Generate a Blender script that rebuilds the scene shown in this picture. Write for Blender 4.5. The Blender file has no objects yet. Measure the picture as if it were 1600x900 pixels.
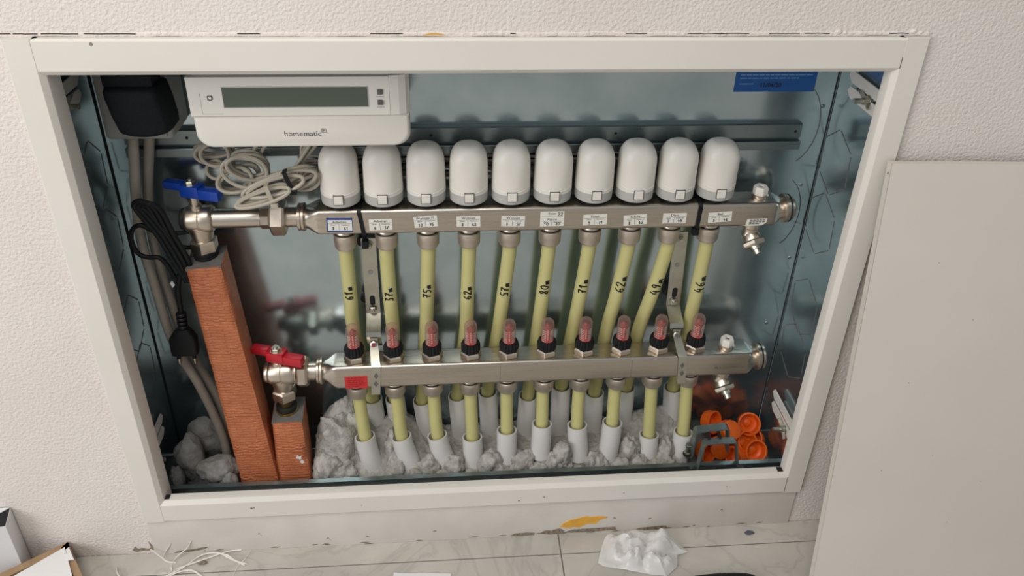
import bpy, bmesh, math, random
from mathutils import Vector, Matrix, noise

SC = bpy.context.scene
COL = SC.collection

# ------------------------------------------------------------------ camera
cam_d = bpy.data.cameras.new('camera')
cam = bpy.data.objects.new('camera', cam_d)
COL.objects.link(cam)
cam.location = (-0.030184, -0.730950, 0.931395)
cam.rotation_euler = (1.058672, -0.023174, -0.077361)
cam_d.sensor_width = 36.0
cam_d.lens = 1246.726 / 1600.0 * 36.0
cam_d.shift_x = 0.0
cam_d.shift_y = -128.45 / 1600.0
cam_d.clip_start = 0.01
SC.camera = cam

# ------------------------------------------------------------------ world, lights, exposure
W = bpy.data.worlds.new('room_light')
SC.world = W
W.use_nodes = True
W.node_tree.nodes['Background'].inputs[0].default_value = (0.93, 0.97, 1.0, 1)
W.node_tree.nodes['Background'].inputs[1].default_value = 0.36


def area(name, loc, target, size, power, color, size_y=None):
    d = bpy.data.lights.new(name, 'AREA')
    d.energy = power
    d.color = color
    d.size = size
    if size_y:
        d.shape = 'RECTANGLE'
        d.size_y = size_y
    o = bpy.data.objects.new(name, d)
    COL.objects.link(o)
    o.location = loc
    o.rotation_euler = (Vector(target) - Vector(loc)).to_track_quat('-Z', 'Y').to_euler()
    return o


area('ceiling_light', (-0.5, -1.15, 2.4), (0.0, 0.0, 0.25), 0.9, 21.0, (1.0, 0.94, 0.86))
area('window_light', (-1.55, -1.35, 1.15), (0.0, 0.0, 0.30), 1.2, 20.0, (0.98, 0.98, 1.0), 1.1)

SC.view_settings.view_transform = 'Standard'
SC.view_settings.look = 'None'
SC.view_settings.exposure = 0.07
SC.view_settings.gamma = 1.0
SC.view_settings.use_curve_mapping = False

random.seed(7)


# ------------------------------------------------------------------ materials
def srgb(r, g, b):
    f = lambda c: (c / 255 / 12.92) if c / 255 <= 0.04045 else ((c / 255 + 0.055) / 1.055) ** 2.4
    return (f(r), f(g), f(b), 1)


def mat(name, col, rough=0.5, metal=0.0, col2=None, nscale=40.0, ndetail=4, bump=0.0, bscale=None,
        bdist=0.001, stretch=None, rvar=0.0, spec=None, ior=None, trans=0.0, sss=0.0, edge=(0.35, 0.65)):
    m = bpy.data.materials.new(name)
    m.use_nodes = True
    nt = m.node_tree
    b = nt.nodes['Principled BSDF']
    b.inputs['Base Color'].default_value = col
    b.inputs['Roughness'].default_value = rough
    b.inputs['Metallic'].default_value = metal
    if spec is not None:
        b.inputs['Specular IOR Level'].default_value = spec
    if ior is not None:
        b.inputs['IOR'].default_value = ior
    if trans:
        b.inputs['Transmission Weight'].default_value = trans
    if sss:
        b.inputs['Subsurface Weight'].default_value = sss
        b.inputs['Subsurface Radius'].default_value = (0.004, 0.004, 0.002)
        b.inputs['Subsurface Scale'].default_value = 1.0
    tc = nt.nodes.new('ShaderNodeTexCoord')
    vec = tc.outputs['Object']
    if stretch:
        mp = nt.nodes.new('ShaderNodeMapping')
        mp.inputs['Scale'].default_value = stretch
        nt.links.new(vec, mp.inputs['Vector'])
        vec = mp.outputs['Vector']
    if col2 is not None or rvar:
        n = nt.nodes.new('ShaderNodeTexNoise')
        n.inputs['Scale'].default_value = nscale
        n.inputs['Detail'].default_value = ndetail
        nt.links.new(vec, n.inputs['Vector'])
        if col2 is not None:
            r = nt.nodes.new('ShaderNodeValToRGB')
            r.color_ramp.elements[0].position = edge[0]
            r.color_ramp.elements[1].position = edge[1]
            r.color_ramp.elements[0].color = col
            r.color_ramp.elements[1].color = col2
            nt.links.new(n.outputs['Fac'], r.inputs['Fac'])
            nt.links.new(r.outputs['Color'], b.inputs['Base Color'])
        if rvar:
            mr = nt.nodes.new('ShaderNodeMapRange')
            mr.inputs['From Min'].default_value = 0.3
            mr.inputs['From Max'].default_value = 0.7
            mr.inputs['To Min'].default_value = rough - rvar
            mr.inputs['To Max'].default_value = rough + rvar
            nt.links.new(n.outputs['Fac'], mr.inputs['Value'])
            nt.links.new(mr.outputs['Result'], b.inputs['Roughness'])
    if bump:
        n2 = nt.nodes.new('ShaderNodeTexNoise')
        n2.inputs['Scale'].default_value = bscale or nscale
        n2.inputs['Detail'].default_value = 3
        nt.links.new(vec, n2.inputs['Vector'])
        bp = nt.nodes.new('ShaderNodeBump')
        bp.inputs['Strength'].default_value = bump
        bp.inputs['Distance'].default_value = bdist
        nt.links.new(n2.outputs['Fac'], bp.inputs['Height'])
        nt.links.new(bp.outputs['Normal'], b.inputs['Normal'])
    return m


M = {}
M['plaster'] = mat('plaster', srgb(219, 210, 203), 0.7, 0, srgb(223, 215, 209), 6, 3, bump=0.75, bscale=290, bdist=0.0021)
M['plinth'] = mat('plinth_paint', srgb(204, 197, 188), 0.7, 0, srgb(214, 208, 200), 14, 5, bump=0.12, bscale=180, bdist=0.001)
M['enamel'] = mat('white_enamel', srgb(217, 212, 203), 0.42, 0, srgb(221, 216, 208), 9, 3, bump=0.05, bscale=500, bdist=0.0004)
M['panel'] = mat('panel_enamel', srgb(211, 203, 193), 0.5, 0, srgb(215, 208, 199), 5, 3, bump=0.06, bscale=600, bdist=0.0004)
M['galv'] = mat('galvanised_steel', srgb(172, 189, 195), 0.18, 0.93, srgb(190, 205, 210), 14, 6, rvar=0.04, bump=0.03, bscale=60, bdist=0.0006)
M['galv_dark'] = mat('galvanised_rail', srgb(132, 144, 146), 0.32, 0.9, srgb(140, 149, 150), 30, 4, rvar=0.05)
M['steel'] = mat('brushed_stainless', srgb(190, 181, 169), 0.3, 1.0, srgb(200, 191, 179), 30, 5, stretch=(0.35, 10, 10), rvar=0.05, bump=0.02, bscale=40, bdist=0.0005)
M['nickel'] = mat('nickel_brass', srgb(204, 191, 175), 0.33, 1.0, srgb(210, 198, 182), 60, 3, rvar=0.05, bump=0.04, bscale=150, bdist=0.0004)
M['nut'] = mat('matt_nickel', srgb(206, 194, 180), 0.45, 0.9, srgb(214, 203, 190), 60, 3, bump=0.05, bscale=200, bdist=0.0004)
M['clamp_grey'] = mat('dull_zinc_clamp', srgb(132, 142, 140), 0.4, 0.8, srgb(150, 158, 155), 60, 3)
M['dusty'] = mat('dusty_base', srgb(112, 112, 110), 0.85, 0, srgb(140, 139, 136), 60, 5, bump=0.3, bscale=200, bdist=0.001)
M['zinc'] = mat('zinc_plate', srgb(184, 182, 170), 0.3, 1.0, srgb(200, 198, 186), 40, 3, rvar=0.05)
M['brass'] = mat('brass', srgb(196, 164, 98), 0.3, 1.0)
M['white_plastic'] = mat('white_plastic', srgb(224, 219, 210), 0.42, 0)
M['grey_plastic'] = mat('grey_plastic_ring', srgb(176, 175, 170), 0.45, 0)
M['pvc'] = mat('white_pvc', srgb(206, 203, 200), 0.4, 0, srgb(213, 210, 206), 20, 3)
M['pex'] = mat('pex_pipe', srgb(190, 184, 124), 0.38, 0, srgb(198, 192, 135), 12, 3, sss=0.25)
M['black_plastic'] = mat('black_plastic', srgb(15, 17, 20), 0.5, 0, spec=0.3)
M['black_rubber'] = mat('black_rubber', srgb(18, 19, 20), 0.6, 0)
M['black_matt'] = mat('black_textured', srgb(10, 14, 18), 0.7, 0, srgb(16, 20, 24), 400, 2, spec=0.2)
M['outlet_grey'] = mat('outlet_grey', srgb(150, 150, 145), 0.5, 0)
M['cable_grey'] = mat('cable_grey', srgb(152, 144, 132), 0.5, 0, srgb(160, 152, 141), 30, 2)
M['cable_pale'] = mat('cable_pale', srgb(168, 160, 144), 0.45, 0)
M['red'] = mat('red_handle', srgb(178, 26, 40), 0.35, 0)
M['blue'] = mat('blue_handle', srgb(18, 62, 158), 0.35, 0)
M['red_print'] = mat('red_sticker', srgb(196, 44, 42), 0.5, 0)
M['red_dark'] = mat('dark_red_print', srgb(140, 34, 36), 0.6, 0)
M['red_scale'] = mat('red_scale', srgb(204, 26, 34), 0.5, 0)
M['blue_print'] = mat('blue_sticker', srgb(22, 82, 150), 0.55, 0)
M['blue_edge'] = mat('blue_border', srgb(22, 62, 140), 0.5, 0)
M['pale_blue'] = mat('pale_blue_print', srgb(104, 148, 196), 0.6, 0)
M['paper'] = mat('sticker_paper', srgb(222, 219, 210), 0.6, 0)
M['ink'] = mat('black_ink', srgb(20, 19, 18), 0.6, 0)
M['ink_grey'] = mat('grey_ink', srgb(96, 94, 90), 0.6, 0)
M['display'] = mat('display_glass', srgb(84, 92, 82), 0.22, 0)
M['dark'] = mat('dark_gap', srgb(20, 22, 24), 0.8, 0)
M['orange'] = mat('orange_plastic', srgb(228, 96, 16), 0.42, 0, srgb(234, 106, 24), 60, 2, sss=0.1)
M['foam'] = mat('grey_foam', srgb(98, 97, 95), 0.9, 0, srgb(108, 107, 104), 120, 3, bump=0.3, bscale=400, bdist=0.0008)
M['wool'] = mat('mineral_foam', srgb(152, 148, 142), 0.9, 0, srgb(182, 178, 171), 90, 6, bump=0.8, bscale=300, bdist=0.002)
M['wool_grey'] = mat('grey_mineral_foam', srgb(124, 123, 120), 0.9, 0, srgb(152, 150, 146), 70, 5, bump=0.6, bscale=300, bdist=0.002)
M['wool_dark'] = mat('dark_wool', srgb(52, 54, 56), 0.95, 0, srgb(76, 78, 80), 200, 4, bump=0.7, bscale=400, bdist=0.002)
M['card'] = mat('cardboard', srgb(150, 122, 92), 0.8, 0, srgb(160, 132, 100), 60, 3)
M['white_paper'] = mat('white_paper', srgb(226, 224, 222), 0.7, 0)
M['box_white'] = mat('white_carton', srgb(214, 212, 212), 0.6, 0)
M['ribbon'] = mat('white_strip', srgb(226, 222, 214), 0.5, 0)
M['yellow'] = mat('yellow_primer', srgb(226, 170, 66), 0.8, 0, srgb(214, 158, 58), 120, 3)
M['chip'] = mat('bare_plaster', srgb(104, 92, 78), 0.9, 0, srgb(150, 138, 120), 260, 4)
M['grout'] = mat('grout', srgb(120, 116, 108), 0.9, 0)
M['blue_chip'] = mat('blue_grey_chip', srgb(86, 88, 104), 0.6, 0)


def clear_plastic(name, tint, film=0.12, rough=0.08, through=(0.96, 0.95, 0.95, 1)):
    """thin clear or milky plastic film: mostly see-through with a glossy coat"""
    m = bpy.data.materials.new(name)
    m.use_nodes = True
    nt = m.node_tree
    b = nt.nodes['Principled BSDF']
    b.inputs['Base Color'].default_value = tint
    b.inputs['Roughness'].default_value = rough
    tr = nt.nodes.new('ShaderNodeBsdfTransparent')
    tr.inputs['Color'].default_value = through
    mx = nt.nodes.new('ShaderNodeMixShader')
    lw = nt.nodes.new('ShaderNodeLayerWeight')
    lw.inputs['Blend'].default_value = 0.35
    mr = nt.nodes.new('ShaderNodeMapRange')
    mr.inputs['To Min'].default_value = film
    mr.inputs['To Max'].default_value = min(1.0, film + 0.6)
    nt.links.new(lw.outputs['Facing'], mr.inputs['Value'])
    nt.links.new(mr.outputs['Result'], mx.inputs['Fac'])
    nt.links.new(tr.outputs['BSDF'], mx.inputs[1])
    nt.links.new(b.outputs['BSDF'], mx.inputs[2])
    nt.links.new(mx.outputs['Shader'], nt.nodes['Material Output'].inputs['Surface'])
    return m


M['sight'] = clear_plastic('clear_sight_glass', srgb(190, 160, 150), 0.10, 0.08, (0.93, 0.84, 0.82, 1))
M['bag'] = clear_plastic('milky_bag_film', srgb(236, 234, 232), 0.72, 0.25)


def duct_material():
    m = mat('terracotta_foil', srgb(168, 95, 60), 0.42, 0, srgb(186, 110, 70), 50, 4)
    nt = m.node_tree
    b = nt.nodes['Principled BSDF']
    tc = nt.nodes.new('ShaderNodeTexCoord')
    sx = nt.nodes.new('ShaderNodeSeparateXYZ')
    nt.links.new(tc.outputs['Object'], sx.inputs[0])
    ad = nt.nodes.new('ShaderNodeMath')
    nt.links.new(sx.outputs['X'], ad.inputs[0])
    nt.links.new(sx.outputs['Y'], ad.inputs[1])
    cb = nt.nodes.new('ShaderNodeCombineXYZ')
    nt.links.new(ad.outputs[0], cb.inputs['X'])
    nt.links.new(sx.outputs['Z'], cb.inputs['Y'])
    nz = nt.nodes.new('ShaderNodeTexNoise')
    nz.inputs['Scale'].default_value = 60
    nt.links.new(tc.outputs['Object'], nz.inputs['Vector'])
    mxv = nt.nodes.new('ShaderNodeMixRGB')
    mxv.blend_type = 'ADD'
    mxv.inputs[0].default_value = 0.0065
    nt.links.new(cb.outputs[0], mxv.inputs[1])
    nt.links.new(nz.outputs['Color'], mxv.inputs[2])
    br = nt.nodes.new('ShaderNodeTexBrick')
    br.inputs['Color1'].default_value = (1, 1, 1, 1)
    br.inputs['Color2'].default_value = (0.75, 0.75, 0.75, 1)
    br.inputs['Mortar'].default_value = (0, 0, 0, 1)
    br.inputs['Scale'].default_value = 1.0
    br.inputs['Mortar Size'].default_value = 0.0009
    br.inputs['Mortar Smooth'].default_value = 1.0
    br.inputs['Brick Width'].default_value = 0.0160
    br.inputs['Row Height'].default_value = 0.0042
    nt.links.new(mxv.outputs[0], br.inputs['Vector'])
    bp = nt.nodes.new('ShaderNodeBump')
    bp.inputs['Strength'].default_value = 0.5
    bp.inputs['Distance'].default_value = 0.0014
    nt.links.new(br.outputs['Color'], bp.inputs['Height'])
    nt.links.new(bp.outputs['Normal'], b.inputs['Normal'])
    return m


M['duct'] = duct_material()


def tile_material():
    m = mat('stone_look_tile', srgb(186, 181, 172), 0.28, 0)
    nt = m.node_tree
    b = nt.nodes['Principled BSDF']
    tc = nt.nodes.new('ShaderNodeTexCoord')
    n1 = nt.nodes.new('ShaderNodeTexNoise')
    n1.inputs['Scale'].default_value = 7
    n1.inputs['Detail'].default_value = 8
    n1.inputs['Distortion'].default_value = 1.2
    nt.links.new(tc.outputs['Object'], n1.inputs['Vector'])
    r1 = nt.nodes.new('ShaderNodeValToRGB')
    r1.color_ramp.elements[0].position = 0.3
    r1.color_ramp.elements[0].color = srgb(176, 171, 163)
    r1.color_ramp.elements[1].position = 0.65
    r1.color_ramp.elements[1].color = srgb(198, 193, 184)
    nt.links.new(n1.outputs['Fac'], r1.inputs['Fac'])
    n2 = nt.nodes.new('ShaderNodeTexNoise')
    n2.inputs['Scale'].default_value = 5
    n2.inputs['Detail'].default_value = 6
    n2.inputs['Distortion'].default_value = 2.5
    nt.links.new(tc.outputs['Object'], n2.inputs['Vector'])
    r2 = nt.nodes.new('ShaderNodeValToRGB')
    e = r2.color_ramp.elements
    e[0].position = 0.47
    e[0].color = (0, 0, 0, 1)
    e[1].position = 0.53
    e[1].color = (0, 0, 0, 1)
    k = e.new(0.5)
    k.color = (0.28, 0.28, 0.28, 1)
    nt.links.new(n2.outputs['Fac'], r2.inputs['Fac'])
    mx = nt.nodes.new('ShaderNodeMixRGB')
    mx.inputs[2].default_value = srgb(140, 136, 128)
    nt.links.new(r2.outputs['Color'], mx.inputs[0])
    nt.links.new(r1.outputs['Color'], mx.inputs[1])
    nt.links.new(mx.outputs[0], b.inputs['Base Color'])
    return m


M['tile'] = tile_material()


# ------------------------------------------------------------------ mesh builder
def frame_of(axis):
    a = Vector(axis).normalized()
    u = a.cross(Vector((0, 0, 1))) if abs(a.z) < 0.95 else a.cross(Vector((0, 1, 0)))
    u.normalize()
    v = a.cross(u).normalized()
    return u, v, a


class MB:
    def __init__(self):
        self.v = []
        self.f = []

    def add(self, vs, fs):
        o = len(self.v)
        self.v += [tuple(p) for p in vs]
        self.f += [tuple(i + o for i in f) for f in fs]
        return self

    def box(self, x0, x1, y0, y1, z0, z1, bev=0.0, mtx=None, seg=2):
        bm = bmesh.new()
        bmesh.ops.create_cube(bm, size=1.0)
        for v in bm.verts:
            v.co = Vector(((x0 + x1) / 2 + v.co.x * (x1 - x0), (y0 + y1) / 2 + v.co.y * (y1 - y0), (z0 + z1) / 2 + v.co.z * (z1 - z0)))
        if bev:
            bmesh.ops.bevel(bm, geom=list(bm.edges), offset=bev, segments=seg, affect='EDGES', profile=0.6)
        self.addbm(bm, mtx)
        return self

    def addbm(self, bm, mtx=None):
        bm.verts.index_update()
        vs = [(mtx @ v.co if mtx else v.co.copy()) for v in bm.verts]
        fs = [[v.index for v in f.verts] for f in bm.faces]
        bm.free()
        self.add(vs, fs)

    def lathe(self, prof, origin, axis=(0, 0, 1), seg=24, phase=0.0, cap=True, ribs=0, ribd=0.0):
        """prof: list of (radius, height along axis)"""
        u, v, a = frame_of(axis)
        o = Vector(origin)
        vs = []
        for r, h in prof:
            for k in range(seg):
                t = 2 * math.pi * k / seg + phase
                rr = r
                if ribs:
                    rr = r - (ribd if (k % (seg // ribs)) < (seg // ribs) / 3 else 0)
                vs.append(o + a * h + u * (rr * math.cos(t)) + v * (rr * math.sin(t)))
        fs = []
        for i in range(len(prof) - 1):
            for k in range(seg):
                k2 = (k + 1) % seg
                fs.append((i * seg + k, i * seg + k2, (i + 1) * seg + k2, (i + 1) * seg + k))
        if cap:
            fs.append(tuple(reversed(range(seg))))
            fs.append(tuple((len(prof) - 1) * seg + k for k in range(seg)))
        self.add(vs, fs)
        return self

    def cyl(self, p0, p1, r, r1=None, seg=20):
        p0 = Vector(p0)
        p1 = Vector(p1)
        d = p1 - p0
        return self.lathe([(r, 0), (r if r1 is None else r1, d.length)], p0, d, seg)

    def hexnut(self, p0, p1, r, hole=0.0, phase=0.0, ch=0.12):
        p0 = Vector(p0)
        d = Vector(p1) - p0
        L = d.length
        c = r * ch
        return self.lathe([(r - c, 0), (r, c), (r, L - c), (r - c, L)], p0, d, 6, phase)

    def tube(self, pts, r, seg=10, cap=True, closed=False):
        pts = [Vector(p) for p in pts]
        n = len(pts)
        vs = []
        prev = None
        for i, p in enumerate(pts):
            if closed:
                t = pts[(i + 1) % n] - pts[i - 1]
            else:
                t = pts[min(i + 1, n - 1)] - pts[max(i - 1, 0)]
            t.normalize()
            if prev is None:
                u, v, _ = frame_of(t)
            else:
                u = prev - t * prev.dot(t)
                u.normalize()
                v = t.cross(u)
            prev = u
            rr = r[i] if isinstance(r, (list, tuple)) else r
            for k in range(seg):
                a = 2 * math.pi * k / seg
                vs.append(p + u * (rr * math.cos(a)) + v * (rr * math.sin(a)))
        fs = []
        m = n if closed else n - 1
        for i in range(m):
            j = (i + 1) % n
            for k in range(seg):
                k2 = (k + 1) % seg
                fs.append((i * seg + k, i * seg + k2, j * seg + k2, j * seg + k))
        if cap and not closed:
            fs.append(tuple(reversed(range(seg))))
            fs.append(tuple((n - 1) * seg + k for k in range(seg)))
        self.add(vs, fs)
        return self

    def loft(self, secs, cap=True):
        n = len(secs[0])
        vs = [p for s in secs for p in s]
        fs = []
        for i in range(len(secs) - 1):
            for k in range(n):
                k2 = (k + 1) % n
                fs.append((i * n + k, i * n + k2, (i + 1) * n + k2, (i + 1) * n + k))
        if cap:
            fs.append(tuple(reversed(range(n))))
            fs.append(tuple((len(secs) - 1) * n + k for k in range(n)))
        self.add(vs, fs)
        return self

    def prism(self, poly, d):
        """poly: 3d points of a planar outline, d: extrusion vector"""
        n = len(poly)
        d = Vector(d)
        vs = [Vector(p) for p in poly] + [Vector(p) + d for p in poly]
        fs = [tuple(range(n)), tuple(reversed(range(n, 2 * n)))]
        for k in range(n):
            k2 = (k + 1) % n
            fs.append((k, k + n, k2 + n, k2))
        self.add(vs, fs)
        return self

    def strip(self, pts, wdir, w, th):
        """flat bent strap: pts along the centre, wdir the width direction, th the thickness"""
        pts = [Vector(p) for p in pts]
        wd = Vector(wdir).normalized()
        secs = []
        for i, p in enumerate(pts):
            ta = (pts[i] - pts[i - 1]).normalized() if i > 0 else None
            tb = (pts[i + 1] - pts[i]).normalized() if i < len(pts) - 1 else None
            na = ta.cross(wd) if ta is not None else None
            nb = tb.cross(wd) if tb is not None else None
            nn = na if nb is None else nb if na is None else (na + nb)
            nn = nn.normalized()
            k = 1.0
            if na is not None and nb is not None:
                k = 1 / max(0.4, nn.dot(na.normalized()))
            ww = w[i] if isinstance(w, (list, tuple)) else w
            h = nn * (th / 2 * k)
            secs.append([p - wd * ww / 2 - h, p + wd * ww / 2 - h, p + wd * ww / 2 + h, p - wd * ww / 2 + h])
        return self.loft(secs)

    def build(self, name, material, parent=None, smooth=40, kind=None, label=None):
        o0 = Vector((0, 0, 0))
        if parent is not None:
            t = parent
            while t.parent:
                t = t.parent
            o0 = t.location.copy()
        me = bpy.data.meshes.new(name)
        me.from_pydata([tuple(Vector(p) - o0) for p in self.v], [], self.f)
        bm = bmesh.new()
        bm.from_mesh(me)
        bmesh.ops.recalc_face_normals(bm, faces=bm.faces)
        bm.to_mesh(me)
        bm.free()
        me.materials.append(material if not isinstance(material, str) else M[material])
        if smooth:
            me.polygons.foreach_set('use_smooth', [True] * len(me.polygons))
            me.set_sharp_from_angle(angle=math.radians(smooth))
        me.update()
        o = bpy.data.objects.new(name, me)
        COL.objects.link(o)
        if parent is not None:
            o.parent = parent
        if kind:
            o['kind'] = kind
        if label:
            o['label'] = label
        return o


def thing(name, loc, label, cat, group=None):
    o = bpy.data.objects.new(name, None)
    COL.objects.link(o)
    o.location = loc
    o.empty_display_size = 0.02
    o['label'] = label
    o['category'] = cat
    if group:
        o['group'] = group
    return o


def tag(o, label, cat, group=None):
    o['label'] = label
    o['category'] = cat
    if group:
        o['group'] = group
    return o


def settle(o):
    """move a one-mesh thing's origin to its base centre"""
    me = o.data
    xs = [v.co for v in me.vertices]
    c = Vector((sum(p.x for p in xs) / len(xs), sum(p.y for p in xs) / len(xs), min(p.z for p in xs)))
    for v in me.vertices:
        v.co -= c
    o.location = c
    return o


def dup(root, loc, label=None):
    r = root.copy()
    COL.objects.link(r)
    r.location = loc
    if label:
        r['label'] = label

    def kids(a, b):
        for ch in list(a.children):
            c = ch.copy()
            COL.objects.link(c)
            c.parent = b
            kids(ch, c)
    kids(root, r)
    return r


def catmull(pts, n=8):
    P = [Vector(p) for p in pts]
    P = [P[0] * 2 - P[1]] + P + [P[-1] * 2 - P[-2]]
    out = []
    for i in range(1, len(P) - 2):
        p0, p1, p2, p3 = P[i - 1:i + 3]
        for k in range(n):
            t = k / n
            out.append(0.5 * ((2 * p1) + (p2 - p0) * t + (2 * p0 - 5 * p1 + 4 * p2 - p3) * t * t + (3 * p1 - p0 - 3 * p2 + p3) * t ** 3))
    out.append(P[-2])
    return out


TXT = {}


def text_into(mb, s, size, origin, xd, yd, align='CENTER', bold=0.0):
    """printed text as flat mesh in the plane spanned by xd (reading) and yd (up)"""
    key = (s, align, bold)
    if key not in TXT:
        cu = bpy.data.curves.new('t', 'FONT')
        cu.body = s
        cu.size = 1.0
        cu.align_x = align
        cu.resolution_u = 2
        cu.offset = bold
        ob = bpy.data.objects.new('t', cu)
        COL.objects.link(ob)
        dg = bpy.context.evaluated_depsgraph_get()
        me = bpy.data.meshes.new_from_object(ob.evaluated_get(dg))
        TXT[key] = ([v.co.copy() for v in me.vertices], [tuple(p.vertices) for p in me.polygons])
        bpy.data.objects.remove(ob)
        bpy.data.meshes.remove(me)
        bpy.data.curves.remove(cu)
    vs, fs = TXT[key]
    o = Vector(origin)
    xd = Vector(xd)
    yd = Vector(yd)
    mb.add([o + xd * (v.x * size) + yd * (v.y * size) for v in vs], fs)


# hand-written stroke glyphs, unit height
STROKE = {
    '0': [[(.3, 1), (.08, .7), (.1, .25), (.3, 0), (.5, .3), (.52, .75), (.3, 1)]],
    '1': [[(.08, .65), (.34, 1), (.3, .5), (.27, 0)]],
    '2': [[(.06, .72), (.2, .98), (.45, .9), (.46, .62), (.2, .25), (.05, .03), (.55, .06)]],
    '3': [[(.1, .95), (.45, .95), (.25, .58), (.48, .42), (.42, .1), (.08, .02)]],
    '4': [[(.2, 1), (.06, .42), (.5, .44)], [(.42, .75), (.36, -.05)]],
    '5': [[(.52, .97), (.18, .95), (.14, .56), (.42, .54), (.46, .2), (.26, 0), (.06, .08)]],
    '6': [[(.46, .98), (.2, .7), (.1, .28), (.26, .02), (.48, .2), (.4, .45), (.14, .35)]],
    '7': [[(.04, .9), (.52, .96), (.32, .5), (.22, 0)], [(.12, .48), (.5, .52)]],
    '8': [[(.46, .85), (.26, 1), (.12, .8), (.42, .35), (.3, .02), (.1, .2), (.36, .6), (.46, .85)]],
    '9': [[(.46, .82), (.24, .98), (.12, .72), (.3, .55), (.46, .78), (.42, .3), (.22, 0)]],
    'm': [[(.06, .42), (.08, 0), (.12, .32), (.24, .42), (.28, .02), (.34, .34), (.46, .42), (.52, .02)]],
}


def handwriting(mb, s, size, fn, r=0.0003, gap=0.68):
    """strokes of s; fn maps (advance, height) to a point on the written surface"""
    x = 0.0
    for ch in s:
        if ch == ' ':
            x += 0.4 * size
            continue
        for st in STROKE[ch]:
            pts = catmull([(p[0], p[1], 0) for p in st], 4)
            mb.tube([fn(x + p.x * size, p.y * size) for p in pts], r, 5)
        x += gap * size
    return x


def rrect(hw, hh, r, n=6):
    """rounded rectangle outline, 4*(n+1) points"""
    out = []
    for q, (sx, sy) in enumerate(((1, 1), (-1, 1), (-1, -1), (1, -1))):
        for k in range(n + 1):
            a = math.pi / 2 * (q + k / n)
            out.append((sx * (hw - r) + r * math.cos(a), sy * (hh - r) + r * math.sin(a)))
    return out


def blob(name, material, c, s, seed, amp=0.25, sub=4, freq=2.2, parent=None, flat=None):
    bm = bmesh.new()
    bmesh.ops.create_icosphere(bm, subdivisions=sub, radius=1.0)
    for v in bm.verts:
        p = v.co.copy()
        d = 1 + amp * noise.noise(p * freq + Vector((seed, 0, 0))) + amp * 0.45 * noise.noise(p * freq * 3 + Vector((0, seed, 0))) + amp * 0.2 * noise.noise(p * freq * 7 + Vector((0, seed, 3)))
        v.co = Vector((c[0] + p.x * s[0] * d, c[1] + p.y * s[1] * d, c[2] + p.z * s[2] * d))
        if flat is not None and v.co.z < flat:
            v.co.z = flat
    mb = MB()
    mb.addbm(bm)
    return mb.build(name, material, parent, smooth=80)


# ------------------------------------------------------------------ dimensions measured from the photograph (metres)
FX0, FX1, FZ0, FZ1 = -0.4268, 0.4418, 0.0676, 0.7024      # frame outline
OX0, OX1, OZ0, OZ1 = -0.4002, 0.4163, 0.0976, 0.6712      # opening
BX0, BX1, DEP = -0.4258, 0.4377, 0.1435                    # box inside
BZ0, BZ1 = 0.030, 0.700
YF, YA = 0.0893, 0.1055                                    # manifold axes
PX = -0.1565                                               # first outlet; pitch 50 mm
FB0, FB1 = 0.2080, 0.2443                                  # lower bar bottom and top
AB0, AB1 = 0.4330, 0.4662                                  # upper bar bottom and top

# ------------------------------------------------------------------ setting
mb = MB()
wx0, wx1, wz1 = -2.6, 2.6, 2.6
hx0, hx1, hz0, hz1 = FX0 + 0.006, FX1 - 0.006, FZ0 + 0.006, FZ1 - 0.006
for a in ((wx0, hx0, -.02, wz1), (hx1, wx1, -.02, wz1), (hx0, hx1, hz1, wz1), (hx0, hx1, -.02, hz0)):
    mb.add([(a[0], 0, a[2]), (a[1], 0, a[2]), (a[1], 0, a[3]), (a[0], 0, a[3])], [(0, 1, 2, 3)])
wall = mb.build('wall_back', 'plaster', smooth=0, kind='structure')


def flake(name, material, pts, y, th, parent, label=None):
    m2 = MB()
    m2.prism([(p[0], y, p[1]) for p in pts], (0, -th, 0))
    o = m2.build(name, material, parent, smooth=0)
    if label:
        o['label'] = label
    return o


flake('plaster_chip', 'chip', [(-0.455, .007), (-0.4505, .0135), (-0.447, .0095), (-0.442, .0105), (-0.434, .0085), (-0.4305, .0105), (-0.4315, .022), (-0.4285, .015), (-0.4272, .0065), (-0.436, .0055), (-0.443, .0065), (-0.4495, .003)], 0, 0.0006, wall, 'bare brown chip in the white plaster')

# smooth board below the frame
mb = MB().box(FX0 + 0.001, FX1 - 0.004, -0.0035, 0.0, 0.0, FZ0 + 0.004, 0.0008)
plinth = mb.build('trim_1', 'plinth', kind='structure')
flake('paint_flake', 'yellow', [(.113, .0165), (.118, .0225), (.127, .0285), (.138, .0315), (.149, .035), (.154, .0325), (.166, .0335), (.178, .0315), (.177, .029), (.168, .0265), (.163, .0185), (.152, .0195), (.146, .0165), (.14, .0125), (.133, .0145), (.124, .0125)], -0.0035, 0.0006, plinth, 'yellow patch where the white paint has flaked')
flake('paint_flake', 'chip', [(.086, .004), (.092, .0095), (.102, .009), (.113, .0125), (.12, .007), (.117, .002), (.1, .0015)], -0.0035, 0.0005, plinth, 'brown patch beside the yellow flake')
flake('paint_flake', 'chip', [(.118, .003), (.13, .0085), (.15, .0092), (.17, .0095), (.19, .0105), (.192, .005), (.17, .003), (.14, .002)], -0.0035, 0.0004, plinth)
flake('paint_flake', 'chip', [(.045, .0025), (.052, .0065), (.068, .007), (.079, .006), (.078, .002), (.06, .001)], -0.0035, 0.0005, plinth)
flake('paint_flake', 'chip', [(.218, .0005), (.224, .005), (.252, .0075), (.262, .0075), (.264, .003), (.25, .0005)], -0.0035, 0.0005, plinth)
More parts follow.
